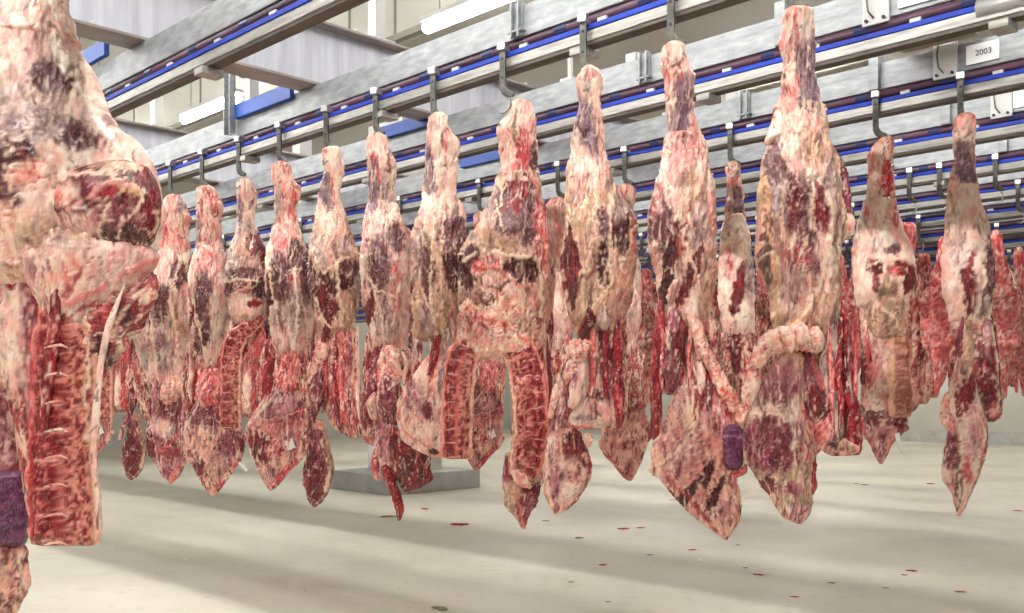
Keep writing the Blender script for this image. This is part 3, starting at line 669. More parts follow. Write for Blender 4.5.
# ================= H2
c = H['H2'] = Carcass('second complete hindquarter from the left in the front row, pale thigh with grey oval patch', 208, B_, 184)
c.lobe('shank', [(185,200,212),(192,197,217),(200,197,221),(208,197,224),(218,197,221),(235,197,221),(252,196,223),(266,193,226)], 'gristle', pat=[(212,200,5,8,0,'scarlet',.8),(200,232,3,20,0,'silver')])
c.lobe('thigh', [(244,198,222),(258,194,226),(275,190,228),(300,188,229),(325,190,226),(345,194,224),(362,198,220),(378,203,217)], 'fat',
  pat=[(208,262,12,12,0,'pink'),(209,300,9,24,4,'purple'),(217,330,7,14,0,'silver'),(196,318,3,16,-18,'dark'),(206,335,7,20,-20,'purple'),(219,315,5,22,0,'cream')], st=[([(192,290),(200,330),(214,365)],1.7,(150,30,50),-2),([(198,300),(206,345),(216,370)],1.6,CR,3)])
c.lobe('loin', path=[(190,350,4),(190,372,7),(189,395,6),(186,412,3)], tis='web', y=-.02)
c.lobe('side_strip', path=[(220,350,3),(221,372,4),(223,400,3),(224,420,2)], tis='pink', y=-.02)
c.lobe('fat_ruffle', path=[(213,366,6),(210,380,10),(208,394,11),(212,408,8)], tis='pink', y=-.045, fold=.012)
c.lobe('flank', [(384,203,210),(395,198,220),(405,194,224),(418,187,225),(430,182,226),(445,182,226),(456,185,224),(466,190,218)], 'silver', th=.32, y=-.04, tmax=.035,
  pat=[(213,408,12,18,10,'purple'),(196,415,6,14,10,'purple'),(200,445,16,16,0,'flank')], st=[([(186,424),(222,428)],1.2,(214,180,170),2),([(206,386),(196,410),(184,432)],1.8,CR,3)])
c.lobe('brisket', [(426,224,238),(432,216,243),(442,210,245),(452,200,244),(462,192,240),(472,196,232),(482,201,226),(490,206,219),(496,211,216)], 'flank', th=.3, y=-.05, tmax=.035,
  pat=[(232,444,12,12,0,'purple'),(198,466,8,10,30,'muscle'),(216,470,10,8,0,'tan'),(230,464,7,9,0,'silver')], st=[([(188,456),(196,470),(208,488)],1.6,RD,2)])
c.lobe('flank_edge', path=[(242,454,2),(232,468,2.4),(222,482,3),(215,494,2)], tis='pink', y=-.06, fold=.003)
c.tagstrip([(236,461),(242,465),(247,471)], 3, 'thin white tag curling off the right edge', y=-.06)
c.lobe('loin', [(340,190,224),(365,186,226),(395,184,226),(418,186,222)], 'web', th=.4, y=.02, tmax=.05)
c.strips(186,226,345,405,4)

# ================= H3
c = H['H3'] = Carcass('front row hindquarter with dark round cavity and thin backbone strip, third from the left', 245, B_, 177)
c.lobe('shank', [(178,240,250),(184,237,253),(194,236,257),(205,238,256),(218,238,255),(232,236,257),(246,233,262),(258,231,266)], 'cream', pat=[(242,212,3,12,0,'shank'),(250,228,4,6,0,'silver')])
c.lobe('thigh', [(226,238,256),(240,234,262),(256,229,267),(272,226,267),(288,225,267),(302,227,267),(318,232,268),(332,236,268)], 'silver',
  pat=[(248,256,10,20,0,'tan'),(255,246,5,10,18,'muscle'),(263,250,3,18,14,'muscle'),(240,268,10,8,0,'silver'),(247,276,18,6,0,'purple'),(231,290,6,8,0,'dark'),(259,290,10,9,12,'dark'),(248,292,8,4,0,'red'),(246,309,16,13,0,'cream'),(258,305,6,4,0,'red'),(248,318,5,3,0,'tan')], st=[([(228,284),(242,281),(262,283)],1.6,CR,5),([(236,296),(250,290),(254,286)],2,(230,180,160),5)])
c.lobe('backbone', path=[(264,316,5),(252,326,6),(240,336,8),(233,350,9),(231,375,9),(231,400,9),(231,430,9)], tis='spine', th=.6, y=-.05, opt=dict(pitch=5), n=3)
c.lobe('side_strip', path=[(268,325,4),(258,345,7),(250,365,8),(248,395,9),(248,414,9)], tis='pink', y=-.01, pat=[(268,335,4,10,10,'dark'),(246,395,6,24,0,'cream')])
c.lobe('loin', path=[(262,330,8),(262,355,9),(260,380,8),(258,402,5)], tis='web', y=.03)
c.lobe('loin', [(316,232,268),(345,228,270),(380,228,268),(405,232,262),(418,238,256)], 'web', th=.4, y=.02, tmax=.05)
c.strips(242,268,330,408,3,-.03)

# ================= H4
c = H['H4'] = Carcass('front row hindquarter with a square white tag on its spread flank', 286, B_, 160)
c.lobe('shank', [(161,276,288),(168,272,291),(178,272,293),(188,275,300),(198,275,299),(210,275,296),(225,275,299),(245,271,306)], 'gristle', pat=[(280,205,4,16,0,'silver'),(294,205,3,14,-10,'scarlet',.7)])
c.lobe('thigh', [(222,276,298),(240,270,304),(256,267,308),(280,266,312),(305,267,314),(325,270,312),(345,273,308),(362,277,302)], 'fat',
  pat=[(284,240,12,14,0,'pink',.8),(298,256,6,16,0,'purple'),(284,280,10,24,4,'purple'),(271,300,4,26,-6,'dark'),(283,318,8,14,0,'silver'),(308,280,4,24,0,'purple'),(300,312,9,22,0,'silver'),(295,280,4,4,0,'scarlet',.8)], st=[([(270,262),(280,312),(284,350)],1.6,CR,3),([(298,270),(302,310),(296,350)],2,WH,3)])
c.lobe('muscle_strip', path=[(272,330,2),(270,352,5),(268,378,6),(265,405,3)], tis='red', y=-.02)
c.lobe('loin', path=[(306,345,3),(305,362,5),(304,385,5),(303,405,3)], tis='web', y=-.01)
c.lobe('fat_ruffle', path=[(290,350,5),(290,365,10),(288,380,11),(280,394,7)], tis='pink', y=-.04, fold=.012)
c.lobe('flank', [(380,280,288),(390,272,296),(402,262,304),(414,253,307),(428,246,306),(440,247,305),(452,250,303),(464,255,294),(475,260,285),(484,265,276),(490,268,272)], 'flank', th=.3, y=-.045, tmax=.035,
  pat=[(285,408,18,18,0,'purple'),(284,404,12,10,0,'silver'),(279,428,20,10,0,'scarlet',.55),(262,448,10,14,20,'muscle'),(276,450,9,10,0,'pink'),(292,440,9,12,20,'silver'),(272,476,10,8,0,'silver')],
  st=[([(284,384),(266,406),(250,424)],2,CR,3),([(252,420),(282,418),(304,410)],1.4,(222,160,150),2),([(302,410),(298,436)],2,(226,100,96),3)])
c.lobe('flank_edge', path=[(307,444,3),(298,458,4),(286,470,4),(276,482,4),(269,490,2)], tis='pink', y=-.06, fold=.004)
c.lobe('dark_lobe', path=[(248,430,2),(249,438,4),(252,446,3)], tis='red', y=-.03)
c.tagstrip([(288,440),(292,449)], 8, 'square white paper tag', y=-.075)
c.lobe('loin', [(336,268,312),(360,262,314),(390,260,313),(412,262,308)], 'web', th=.4, y=.02, tmax=.05)
c.strips(262,314,345,400,5,-.03)

# ================= H5
c = H['H5'] = Carcass('front row hindquarter with crimson hollow in its thigh and a leaf shaped flap below', 333, B_, 145)
c.lobe('shank', [(146,326,340),(152,322,342),(160,322,343),(172,324,344),(182,322,342),(192,319,340),(205,318,343),(222,315,347)], 'cream', pat=[(326,190,6,24,14,'shank'),(326,152,3,3,0,'scarlet',.6)], st=[([(334,180),(335,205)],1.8,(222,70,70),-1)])
c.lobe('thigh', [(200,320,342),(215,316,346),(235,312,352),(255,309,359),(285,309,360),(305,312,358),(325,316,354),(345,319,350)], 'tan',
  pat=[(332,215,12,20,0,'cream'),(322,252,8,18,14,'silver'),(349,246,6,10,0,'silver'),(330,296,11,22,20,'dark'),(326,304,8,18,16,'muscle'),(347,282,8,9,0,'dark'),(338,308,5,8,0,'muscle'),(352,270,8,8,0,'purple'),(346,300,6,6,0,'tan'),(313,290,3,24,0,'purple')],
  st=[([(318,258),(326,275),(346,262),(354,258)],1.8,CR,5),([(340,268),(342,300),(350,320)],2,CR,5),([(318,300),(324,320),(336,330)],1.8,CR,4)])
c.lobe('muscle_strip', path=[(322,332,2),(328,328,4),(330,322,5),(334,314,2)], tis='muscle', y=-.06)
c.lobe('loin', [(325,316,354),(345,314,357),(365,312,359),(385,312,360),(405,322,362),(425,332,362),(438,348,360)], 'web', th=.4, y=-.015, tmax=.05,
  pat=[(350,350,8,30,6,'gristle'),(322,350,6,12,0,'ruffle')])
c.lobe('dark_muscle', path=[(318,362,4),(318,380,6),(316,400,6),(312,420,4),(308,436,2)], tis='purple', y=-.05)
c.lobe('fat_ruffle', path=[(326,340,6),(322,356,8),(314,370,6),(310,384,2)], tis='ruffle', y=-.05, fold=.012)
c.lobe('muscle_strip', path=[(336,345,3),(336,380,5),(338,410,5),(341,430,3)], tis='red', y=-.05)
c.lobe('muscle_strip', path=[(346,340,3),(344,370,4),(344,400,4),(345,426,3)], tis='pink', y=-.05)
c.lobe('side_strip', path=[(354,360,3),(354,390,4),(352,415,5),(353,435,4)], tis='pink', y=-.03)
c.lobe('skirt', path=[(300,455,2),(306,435,4),(316,424,6),(326,428,4)], tis='flank', y=-.03)
c.lobe('leaf_flap', [(430,313,322),(442,309,325),(455,306,327),(470,303,330),(480,303,331),(490,305,329),(500,308,324),(507,312,317)], 'purple', th=.35, y=-.03, tmax=.03, pat=[(312,456,5,14,0,'muscle'),(316,485,9,14,0,'muscle',.8)], st=[([(322,440),(330,470),(326,490)],2,CR,4)])
c.lobe('flap_edge', path=[(323,430,3),(327,450,3.5),(331,468,3.5),(330,484,2)], tis='tan', y=-.015, fold=.003)
c.strips(310,362,330,425,6,-.055)

# ================= H6
c = H['H6'] = Carcass('front row hindquarter ending in a glossy crimson flap and a narrow tail', 383, B_, 131)
c.lobe('shank', [(132,372,382),(138,368,387),(150,366,389),(162,367,396),(172,368,397),(182,368,396),(200,368,396),(215,365,401),(232,362,406)], 'cream', pat=[(374,188,6,26,-3,'shank'),(388,192,6,24,0,'silver'),(374,158,5,5,0,'scarlet',.5)], st=[([(388,150),(391,175)],1.6,(130,80,80),-3),([(376,160),(382,185)],1.8,(226,80,80),1)])
c.lobe('thigh', [(208,368,396),(222,363,404),(240,361,408),(262,360,409),(285,361,410),(310,365,409),(335,370,407),(355,376,404)], 'fat',
  pat=[(378,225,10,20,0,'cream'),(398,240,6,14,10,'purple'),(368,230,4,16,0,'pink',.7),(382,262,14,34,0,'silver'),(381,270,9,24,0,'purple'),(371,310,4,22,-16,'muscle'),(390,320,12,26,0,'silver'),(400,290,8,28,-6,'fat'),(395,272,3,4,0,'scarlet')],
  st=[([(370,280),(380,292),(396,298)],1.6,CR,4),([(376,290),(384,320),(386,350)],1.8,CR,4),([(366,280),(373,310),(380,335)],1.4,(110,20,40),-2)])
c.lobe('muscle_strip', path=[(380,340,3),(375,365,7),(370,390,7),(366,415,5),(364,430,2)], tis='purple', y=-.02, st=[([(372,350),(364,390),(364,425)],2,RD,-1)])
c.lobe('loin', [(345,376,410),(365,374,412),(385,372,412),(405,376,408),(425,378,402),(440,380,396)], 'web', th=.4, y=.0, tmax=.05)
c.lobe('fat_ruffle', path=[(388,345,6),(390,362,11),(394,376,10),(400,386,4)], tis='ruffle', y=-.045, fold=.014)
c.lobe('round_muscle', path=[(390,370,4),(388,385,10),(388,400,11),(388,415,8),(386,425,3)], tis='purple', th=.8, y=-.06, st=[([(380,378),(377,400),(380,418)],1.2,CR,2)])
c.lobe('fatty_web', path=[(376,392,3),(372,404,5),(375,420,4)], tis='fat', y=-.04)
c.lobe('crimson_flap', [(424,390,402),(434,388,414),(442,388,424),(450,390,431),(460,392,431),(470,394,431),(478,397,433),(486,400,424),(492,403,410)], 'muscle', th=.2, y=-.055, tmax=.025, fold=.009,
  st=[([(390,428),(404,438),(428,448)],2,(226,110,96),4),([(404,436),(412,450),(420,462)],1.4,(70,10,24),-3),([(410,448),(418,452),(426,470)],1.2,(196,90,100),3)])
c.lobe('skirt', path=[(386,412,6),(384,432,8),(384,450,9),(388,466,7),(394,482,4)], tis='silver', th=.5, y=-.045, st=[([(392,420),(396,450),(392,480)],2.2,(120,20,44),-3)])
c.lobe('fatty_edge', path=[(376,448,2),(375,462,4),(377,476,3),(382,480,2)], tis='pink', y=-.05)
c.lobe('tail_strip', path=[(384,465,4),(391,482,6),(397,498,5),(400,510,4),(399,521,1.5)], tis='red', y=-.06)
c.lobe('loin', [(330,368,408),(360,363,410),(400,362,408),(430,362,402),(446,368,394)], 'web', th=.35, y=.02, tmax=.05)
c.strips(364,410,345,420,4,-.035)

# ================= H7
c = H['H7'] = Carcass('front row hindquarter with broad pale fan shaped flank, left of the split-backed one', 441, B_, 111)
c.lobe('shank', [(112,433,445),(118,429,448),(130,427,451),(145,427,459),(158,426,457),(172,424,456),(190,422,456),(205,421,462),(225,415,468)], 'cream', pat=[(429,170,6,24,8,'shank'),(446,145,4,20,0,'pink',.6)], st=[([(446,140),(446,165)],1.6,(210,90,80),-2),([(438,160),(432,190)],1.6,WH,3)])
c.lobe('thigh', [(195,423,458),(212,419,465),(232,412,469),(255,410,470),(280,410,470),(305,410,466),(325,411,462),(342,416,460)], 'tan',
  pat=[(432,205,12,24,0,'fat'),(462,222,12,24,-12,'silver'),(455,238,14,16,0,'purple'),(420,255,6,24,0,'silver'),(430,278,6,22,4,'purple'),(453,275,9,18,0,'dark'),(411,300,3,40,0,'red'),(442,300,8,22,0,'tan'),(428,320,8,16,0,'silver')],
  st=[([(438,205),(434,250),(432,300),(438,335)],1.8,CR,5),([(446,215),(442,260),(444,310)],1.5,CR,4),([(422,290),(430,308),(440,316)],1.6,CR,4)])
c.lobe('muscle_strip', path=[(438,320,3),(436,345,4),(430,372,4),(424,395,2)], tis='red', y=-.04)
c.lobe('sinew', path=[(448,325,4),(446,350,5),(442,375,5),(441,400,3)], tis='silver', y=-.05)
c.lobe('flank', [(352,430,441),(362,422,443),(374,414,444),(388,405,445),(402,398,446),(415,397,447),(430,400,447),(442,404,447),(452,420,447),(458,432,445)], 'fat', th=.3, y=-.03, tmax=.045,
  pat=[(410,395,12,22,32,'web'),(418,400,6,20,30,'silver'),(428,410,5,10,20,'purple'),(432,372,10,12,0,'ruffle'),(418,430,16,8,0,'cream')], st=[([(440,356),(446,400),(444,450)],2.4,(236,130,120),4),([(398,410),(406,434),(430,446)],1.5,(226,120,110),3),([(404,380),(396,406)],1.4,CR,3)])
c.lobe('fatty_hem', path=[(426,448,3),(434,453,5),(443,455,4)], tis='tan', y=-.05, pat=[(434,452,5,3,0,'dark')])
c.strips(414,446,330,385,3,-.03)

# ================= H8: split backbone arch
c = H['H8'] = Carcass('hindquarter in the middle with its backbone split into a red arch, dark hollow above', 511, B_, 98)
c.lobe('shank', [(99,514,526),(105,510,532),(115,507,535),(124,499,536),(134,496,536),(146,500,537),(160,501,537),(175,499,538),(192,493,542)], 'gristle', pat=[(516,122,14,16,0,'cream'),(524,155,8,24,0,'scarlet',.85),(534,160,3,16,0,'purple')], st=[([(516,112),(514,130),(517,150)],2.2,(120,90,60),-4),([(506,140),(506,175)],2.4,(250,200,190),3)])
c.lobe('thigh', [(170,500,538),(190,493,542),(205,487,545),(222,479,548),(238,468,551),(255,460,553),(275,458,554),(295,458,554),(318,462,552),(340,468,549)], 'tan',
  pat=[(492,202,12,22,30,'silver'),(515,208,16,28,-14,'muscle'),(508,228,12,10,0,'purple'),(530,225,10,22,-14,'purple'),(478,236,14,14,20,'tan'),(541,240,8,60,-6,'pink'),(490,250,24,7,-8,'tan'),(466,274,8,17,12,'dark'),(472,258,8,8,0,'purple'),(521,275,18,13,14,'dark'),(487,268,14,8,10,'scarlet',.8),(497,285,16,10,0,'gristle'),(500,310,26,22,0,'ruffle'),(468,300,8,12,0,'purple',.5)],
  st=[([(532,180),(546,240),(548,330)],3,(238,150,140),4),([(466,262),(486,254),(510,260),(538,262)],2.6,CR,6),([(480,270),(500,272),(516,290),(530,288)],3,(226,130,120),7),([(522,262),(524,285)],1.4,CR,4),([(538,262),(541,300),(538,340)],2.2,CR,5),([(504,190),(498,214),(504,235)],1.6,CR,3),([(488,288),(500,292),(510,284)],2,(70,50,40),-4)])
c.lobe('pelvis', [(282,468,540),(300,462,546),(318,458,547),(335,456,546),(350,462,540),(360,474,524)], 'ruffle', th=.4, y=-.05, tmax=.08, fold=.016,
  pat=[(505,305,20,14,10,'tan'),(484,300,10,8,0,'dark',.7),(526,320,10,18,-10,'tan'),(476,325,10,14,0,'scarlet',.6),(540,310,5,20,0,'red',.7)], st=[([(476,318),(500,322),(530,345)],2.2,(226,90,86),5),([(486,300),(506,318),(520,345)],2,CR,6)])
c.lobe('backbone', path=[(488,330,5),(478,338,9),(466,350,13),(460,370,14),(458,395,14),(457,425,14),(457,459,14)], tis='spine', th=.55, y=-.06, opt=dict(pitch=5.6), n=3.2, ends=.4)
c.lobe('backbone', path=[(490,334,6),(506,340,11),(519,352,15),(526,370,16),(530,395,16),(531,425,16),(528,452,16),(525,478,12)], tis='spine_r', th=.55, y=-.07, opt=dict(pitch=6.2), n=3.2, ends=.5)
c.lobe('inner_edge', path=[(500,350,2),(508,365,2.5),(514,390,2.5),(514,420,3),(514,450,3),(512,475,4)], tis='tan', y=-.07, fold=.003)
c.lobe('side_strip', path=[(545,330,3),(546,360,3),(546,390,4),(544,420,3),(542,455,2)], tis='fat', y=-.03, fold=.006)
c.lobe('flank', [(452,505,512),(466,504,530),(478,502,542),(490,502,541),(502,503,538),(512,510,532),(520,517,528),(529,521,526)], 'tan', th=.3, y=-.04, tmax=.04,
  pat=[(508,470,6,12,0,'purple'),(532,492,11,16,30,'muscle'),(526,508,10,12,0,'purple'),(512,492,8,12,0,'tan'),(524,522,5,8,0,'red',.8)], st=[([(516,476),(534,482),(540,470)],2.2,CR,3),([(514,490),(520,508),(524,526)],2,(216,140,110),3)])
c.lobe('fat_ruffle', path=[(514,462,4),(518,474,7),(526,480,9),(534,478,6)], tis='ruffle', y=-.075, fold=.012)
c.strips(448,470,318,350,3,-.04)
c.strips(536,552,300,430,2,-.03)

# ================= H9
c = H['H9'] = Carcass('tan hindquarter right of the split-backed one, rounded flank with dark red border', 592, B_, 64)
c.lobe('shank', [(65,584,594),(72,579,599),(85,578,602),(100,578,602),(115,576,603),(130,573,603),(148,571,604),(165,569,608),(185,567,612)], 'cream', pat=[(585,128,9,26,14,'shank'),(590,76,6,6,0,'scarlet',.6)], st=[([(600,95),(602,140)],1.6,(220,120,110),2)])
c.lobe('thigh', [(155,571,605),(175,567,611),(195,566,620),(208,565,630),(222,564,636),(245,562,636),(270,562,635),(295,565,632),(320,571,624),(340,578,616)], 'tan',
  pat=[(586,172,16,24,0,(('fat'))),(604,172,6,10,0,'scarlet',.45),(584,210,10,18,0,'tan'),(570,270,7,34,4,'muscle'),(618,232,9,22,6,'dark'),(601,252,6,34,0,'dark'),(600,230,6,14,0,'purple'),(592,240,5,16,0,'tan'),(622,205,10,22,-22,'silver'),(632,240,4,22,0,'pink',.8),(585,300,8,20,10,'tan'),(620,290,10,30,0,'ruffle',.8)],
  st=[([(594,190),(590,240),(580,300)],1.6,CR,4),([(608,200),(607,240),(604,275),(620,262)],2,CR,5),([(634,225),(628,250),(612,280),(590,310)],2,CR,5),([(564,300),(572,330),(580,345)],1.6,CR,3)])
c.lobe('loin', [(315,588,626),(335,586,627),(355,588,626),(375,590,627),(395,592,627),(415,596,626),(428,604,624)], 'web', th=.4, y=-.01, tmax=.055,
  pat=[(606,340,9,30,0,'purple'),(608,388,8,20,0,'silver',.8)])
c.lobe('muscle_strip', path=[(618,325,3),(617,350,5),(618,380,6),(619,405,5),(619,428,2)], tis='red', y=-.045)
c.lobe('crimson_strip', path=[(588,300,3),(590,316,6),(584,330,5),(582,340,2)], tis='muscle', y=-.07)
c.lobe('sinew_ball', path=[(600,300,3),(601,308,7),(603,320,7),(606,330,3)], tis='silver', y=-.07)
c.lobe('fat_ruffle', path=[(590,342,6),(578,350,12),(572,362,10),(563,380,6),(556,400,5),(550,418,3)], tis='ruffle', y=-.055, fold=.014)
c.lobe('round_muscle', path=[(580,360,5),(579,375,9),(577,392,8),(570,408,4)], tis='cream', th=.8, y=-.06, pat=[(574,380,5,9,0,'silver')])
c.lobe('thin_muscle', path=[(562,375,3),(562,395,5),(560,415,4),(556,432,2)], tis='silver', y=-.055)
c.lobe('apron', [(385,584,600),(398,578,606),(410,572,612),(420,568,616),(429,566,606)], 'fat', th=.22, y=-.03, tmax=.03, pat=[(584,418,12,4,0,'silver'),(596,395,8,6,0,'purple')], st=[([(586,384),(606,420)],2.2,(236,160,140),4),([(568,426),(600,430),(620,426)],2,(220,70,70),3)])
c.lobe('flank', [(428,552,580),(438,548,583),(450,545,587),(460,543,591),(470,543,592),(482,542,589),(492,544,584),(502,547,576),(509,551,568),(514,553,560)], 'flank', th=.25, y=-.035, tmax=.035,
  pat=[(575,446,10,18,-20,'muscle'),(566,480,20,22,30,'fat'),(556,476,10,10,30,'silver'),(552,488,6,12,20,'silver'),(550,450,4,12,0,'silver'),(576,474,8,10,0,'flank')], st=[([(584,440),(591,466),(584,490),(566,512)],1.8,(150,16,40),3),([(550,440),(546,480),(553,510)],2.2,CR,3)])
c.lobe('lumpy_fat', path=[(586,433,3),(589,440,4),(586,448,3)], tis='ruffle', y=-.02)
c.strips(560,626,320,400,5,-.045)

# ================= H10
c = H['H10'] = Carcass('hindquarter with bare pinkish thigh and wide ragged flank, left of the tallest one', 680, B_, 40)
c.lobe('shank', [(41,668,682),(46,662,686),(58,661,688),(70,663,692),(78,664,694),(88,666,694),(105,667,694),(125,667,697),(145,665,704),(165,661,709)], 'gristle', pat=[(676,52,12,9,0,'cream'),(680,108,11,28,-10,'shank'),(670,95,3,16,0,'cream')], st=[([(674,62),(680,84)],2.2,(206,70,70),-3),([(682,58),(672,80)],1.6,(160,110,90),-2)])
c.lobe('thigh', [(130,666,700),(148,663,705),(165,660,709),(185,655,713),(205,651,715),(228,648,716),(250,649,716),(272,654,715),(295,658,713),(318,664,711),(340,672,708)], 'fat',
  pat=[(684,160,20,22,0,'pink',.45),(682,146,3,9,0,'red',.8),(684,185,12,14,0,'tan'),(690,215,12,34,-6,'tan'),(696,235,9,26,-6,'silver'),(657,222,9,34,8,'purple'),(652,200,7,24,0,'pink',.5),(668,255,6,26,-14,'dark'),(686,280,5,28,-22,'muscle'),(680,240,6,24,-12,'web'),(704,290,8,34,0,'tan'),(662,290,4,20,-14,'dark')],
  st=[([(664,190),(672,240),(680,290)],1.6,(150,90,70),-2),([(676,235),(690,270),(700,310)],1.8,CR,5),([(712,200),(714,250),(708,310)],2,(236,180,150),3)])
c.lobe('red_strip', path=[(661,300,3),(660,330,6),(658,365,7),(656,400,6),(656,430,5),(656,446,2)], tis='red', y=-.035)
c.lobe('long_muscle', path=[(676,308,5),(675,330,10),(674,355,11),(672,378,8),(668,395,3)], tis='purple', y=-.055, pat=[(682,345,6,26,0,'muscle')], st=[([(667,320),(668,370)],1.4,CR,3)])
c.lobe('side_muscle', path=[(708,300,3),(712,325,6),(712,350,6),(714,375,3)], tis='web', y=-.02)
c.lobe('fat_strand', path=[(688,310,4),(697,330,6),(702,346,7),(712,365,6),(722,385,7),(734,402,8),(744,418,8),(748,428,4)], tis='ruffle', th=.8, y=-.06, fold=.012)
c.lobe('fat_web', path=[(744,350,4),(752,370,8),(750,390,9),(752,405,8),(750,420,4)], tis='ruffle', th=.6, y=-.02, fold=.012)
c.lobe('flank', [(352,690,700),(365,684,712),(380,678,720),(398,672,727),(415,666,733),(430,659,737),(445,654,737),(458,652,736),(470,650,735),(482,662,736),(495,672,740),(508,684,742),(520,698,740),(530,712,734),(540,724,728)], 'flank', th=.2, y=-.04, tmax=.04, fold=.012,
  pat=[(700,390,22,32,0,'silver'),(706,385,12,22,0,'muscle',.8),(690,410,10,18,-10,'web'),(720,415,9,22,0,'silver'),(682,455,18,18,0,'silver',.7),(712,450,12,16,0,'pink',.35),(706,475,4,13,-14,'dark'),(716,492,4,16,-26,'dark'),(684,497,5,22,-36,'dark'),(722,505,14,5,30,'silver'),(712,515,12,5,30,'silver'),(664,478,8,6,0,'fat')],
  st=[([(698,420),(699,455),(704,472)],1,(70,20,20),-3),([(666,478),(690,500),(716,530)],3,(170,26,46),3),([(650,470),(676,450),(690,432)],2,CR,4),([(686,486),(696,470),(704,462)],2,(236,150,140),4),([(736,470),(738,500),(738,528)],3,(236,170,140),4),([(700,362),(716,390),(730,420)],2.4,RD,3)])
c.lobe('tail_muscle', path=[(733,424,6),(733,432,10),(733,447,10),(733,460,10),(733,470,8)], tis='plum', th=.85, y=-.065, fold=.002, n=2.6, label='glossy purple tube of meat', st=[([(724,436),(742,436)],1.4,(190,150,180),1)])
c.lobe('skirt_hem', path=[(730,475,4),(738,472,5),(744,470,4),(746,464,2)], tis='pink', y=-.05)
c.lobe('loin', [(320,660,712),(345,658,714),(370,656,714),(395,656,712)], 'web', th=.35, y=.02, tmax=.05)
c.strips(658,712,315,395,6,-.045)

# ================= H11: tallest
c = H['H11'] = Carcass('tallest hindquarter of the front row, tan thigh with two dark muscle windows', 800, B_, 5)
c.lobe('shank', [(6,788,808),(12,783,814),(25,782,815),(40,779,815),(50,780,815),(62,784,815),(78,783,817),(95,780,818),(110,775,821),(128,770,825),(148,766,829)], 'gristle', pat=[(786,20,4,14,0,'tan'),(806,62,12,34,6,'shank'),(800,30,14,16,0,'cream',.6),(805,102,10,14,0,'shank')], st=[([(792,20),(796,50)],2.4,(206,50,56),-3),([(785,60),(780,90),(776,115)],2.2,CR,3),([(786,90),(788,100)],2.4,(206,60,60),0)])
c.lobe('thigh', [(100,778,820),(118,773,825),(140,767,828),(165,763,836),(190,760,840),(215,757,843),(240,756,841),(262,759,838),(285,766,836),(305,772,834),(325,774,832),(345,778,828)], 'tan',
  pat=[(797,145,24,40,0,'fat'),(806,150,14,26,0,'tan'),(770,170,7,40,6,'purple'),(773,200,6,20,0,'silver'),(789,212,14,28,0,'purple'),(786,215,10,22,0,'muscle',.6),(812,215,7,22,4,'muscle'),(802,255,6,34,10,'purple'),(822,188,8,22,0,'silver'),(788,270,13,30,0,'web'),(784,290,12,22,0,'silver',.7),(826,225,6,40,0,'silver',.6),(817,265,8,30,8,'cream'),(762,250,4,30,0,'dark',.8),(812,300,16,22,10,'ruffle',.6)],
  st=[([(764,180),(762,230),(772,290)],2,(226,170,130),3),([(803,190),(801,230),(792,260)],2,CR,5),([(820,196),(822,240),(812,290),(790,330)],2.6,CR,6),([(833,150),(836,200),(832,260)],2,CR,4)])
c.lobe('side_muscle', path=[(834,150,3),(841,175,7),(843,200,8),(845,220,7),(845,232,4)], tis='purple', y=.02, pat=[(844,222,6,9,0,'dark')])
c.lobe('knob', path=[(838,214,3),(846,220,7),(846,230,8),(838,240,5),(834,262,4),(833,290,3)], tis='ruffle', y=.0, fold=.012)
c.lobe('back_strip', path=[(830,290,6),(829,320,10),(830,350,11),(831,385,10),(832,415,10),(834,445,8)], tis='silver', th=.6, y=-.01, pat=[(828,310,8,30,0,'purple'),(830,370,7,40,0,'silver')])
c.lobe('red_strip', path=[(843,300,2),(845,330,5),(847,365,6),(851,400,7),(854,430,8),(856,455,6)], tis='red', y=.0)
c.lobe('fat_strand', path=[(815,280,5),(808,300,8),(800,318,8),(792,335,7),(784,350,4)], tis='ruffle', th=.6, y=-.05, fold=.010)
c.lobe('fat_ruffle', path=[(758,368,5),(762,352,9),(776,342,11),(794,338,12),(812,342,11),(820,352,6)], tis='ruffle', th=.9, y=-.075, fold=.02, label='ruffled roll of pale fat')
c.lobe('fat_hem', path=[(758,365,5),(752,380,8),(750,395,8),(756,408,5)], tis='ruffle', th=.6, y=-.03, fold=.012)
c.lobe('dark_muscle', path=[(806,350,4),(809,370,9),(812,392,11),(816,410,12),(816,425,8)], tis='purple', th=.7, y=-.02, pat=[(814,400,8,16,0,'muscle')], st=[([(808,358),(820,385),(832,405)],2.2,(226,90,96),5)])
c.lobe('pink_fat', [(405,828,836),(415,816,836),(425,810,836),(435,808,834),(445,808,826),(455,808,818)], 'pink', th=.4, y=-.02, tmax=.04)
c.lobe('lower_block', [(438,822,852),(445,822,858),(452,822,860),(456,826,856)], 'flank', th=.4, y=.0, tmax=.05, pat=[(838,446,12,5,0,'tan'),(830,440,6,8,0,'dark')])
c.lobe('flank', [(352,780,806),(368,770,804),(385,762,804),(400,756,805),(412,750,806),(425,746,810),(440,743,813),(455,744,817),(470,751,817),(482,758,815),(495,768,813),(508,775,812),(518,784,808),(524,796,803)], 'tan', th=.26, y=-.045, tmax=.05, fold=.010,
  pat=[(782,385,24,26,0,'silver'),(778,388,16,20,0,'purple',.6),(766,410,14,5,8,'cream'),(796,415,12,18,0,'fat'),(769,443,24,24,-24,'purple'),(776,450,18,18,-20,'purple'),(789,488,14,7,-14,'silver'),(764,488,8,12,-40,'muscle'),(796,512,14,9,0,'silver'),(809,440,7,24,-18,'scarlet',.5),(814,480,4,20,0,'red')],
  st=[([(776,366),(778,400)],1.4,CR,3),([(804,410),(814,440),(816,470),(813,492)],2.4,(190,40,56),3),([(800,514),(812,506)],1.6,(120,30,40),-2),([(752,412),(776,414),(786,420)],2.2,CR,3)])
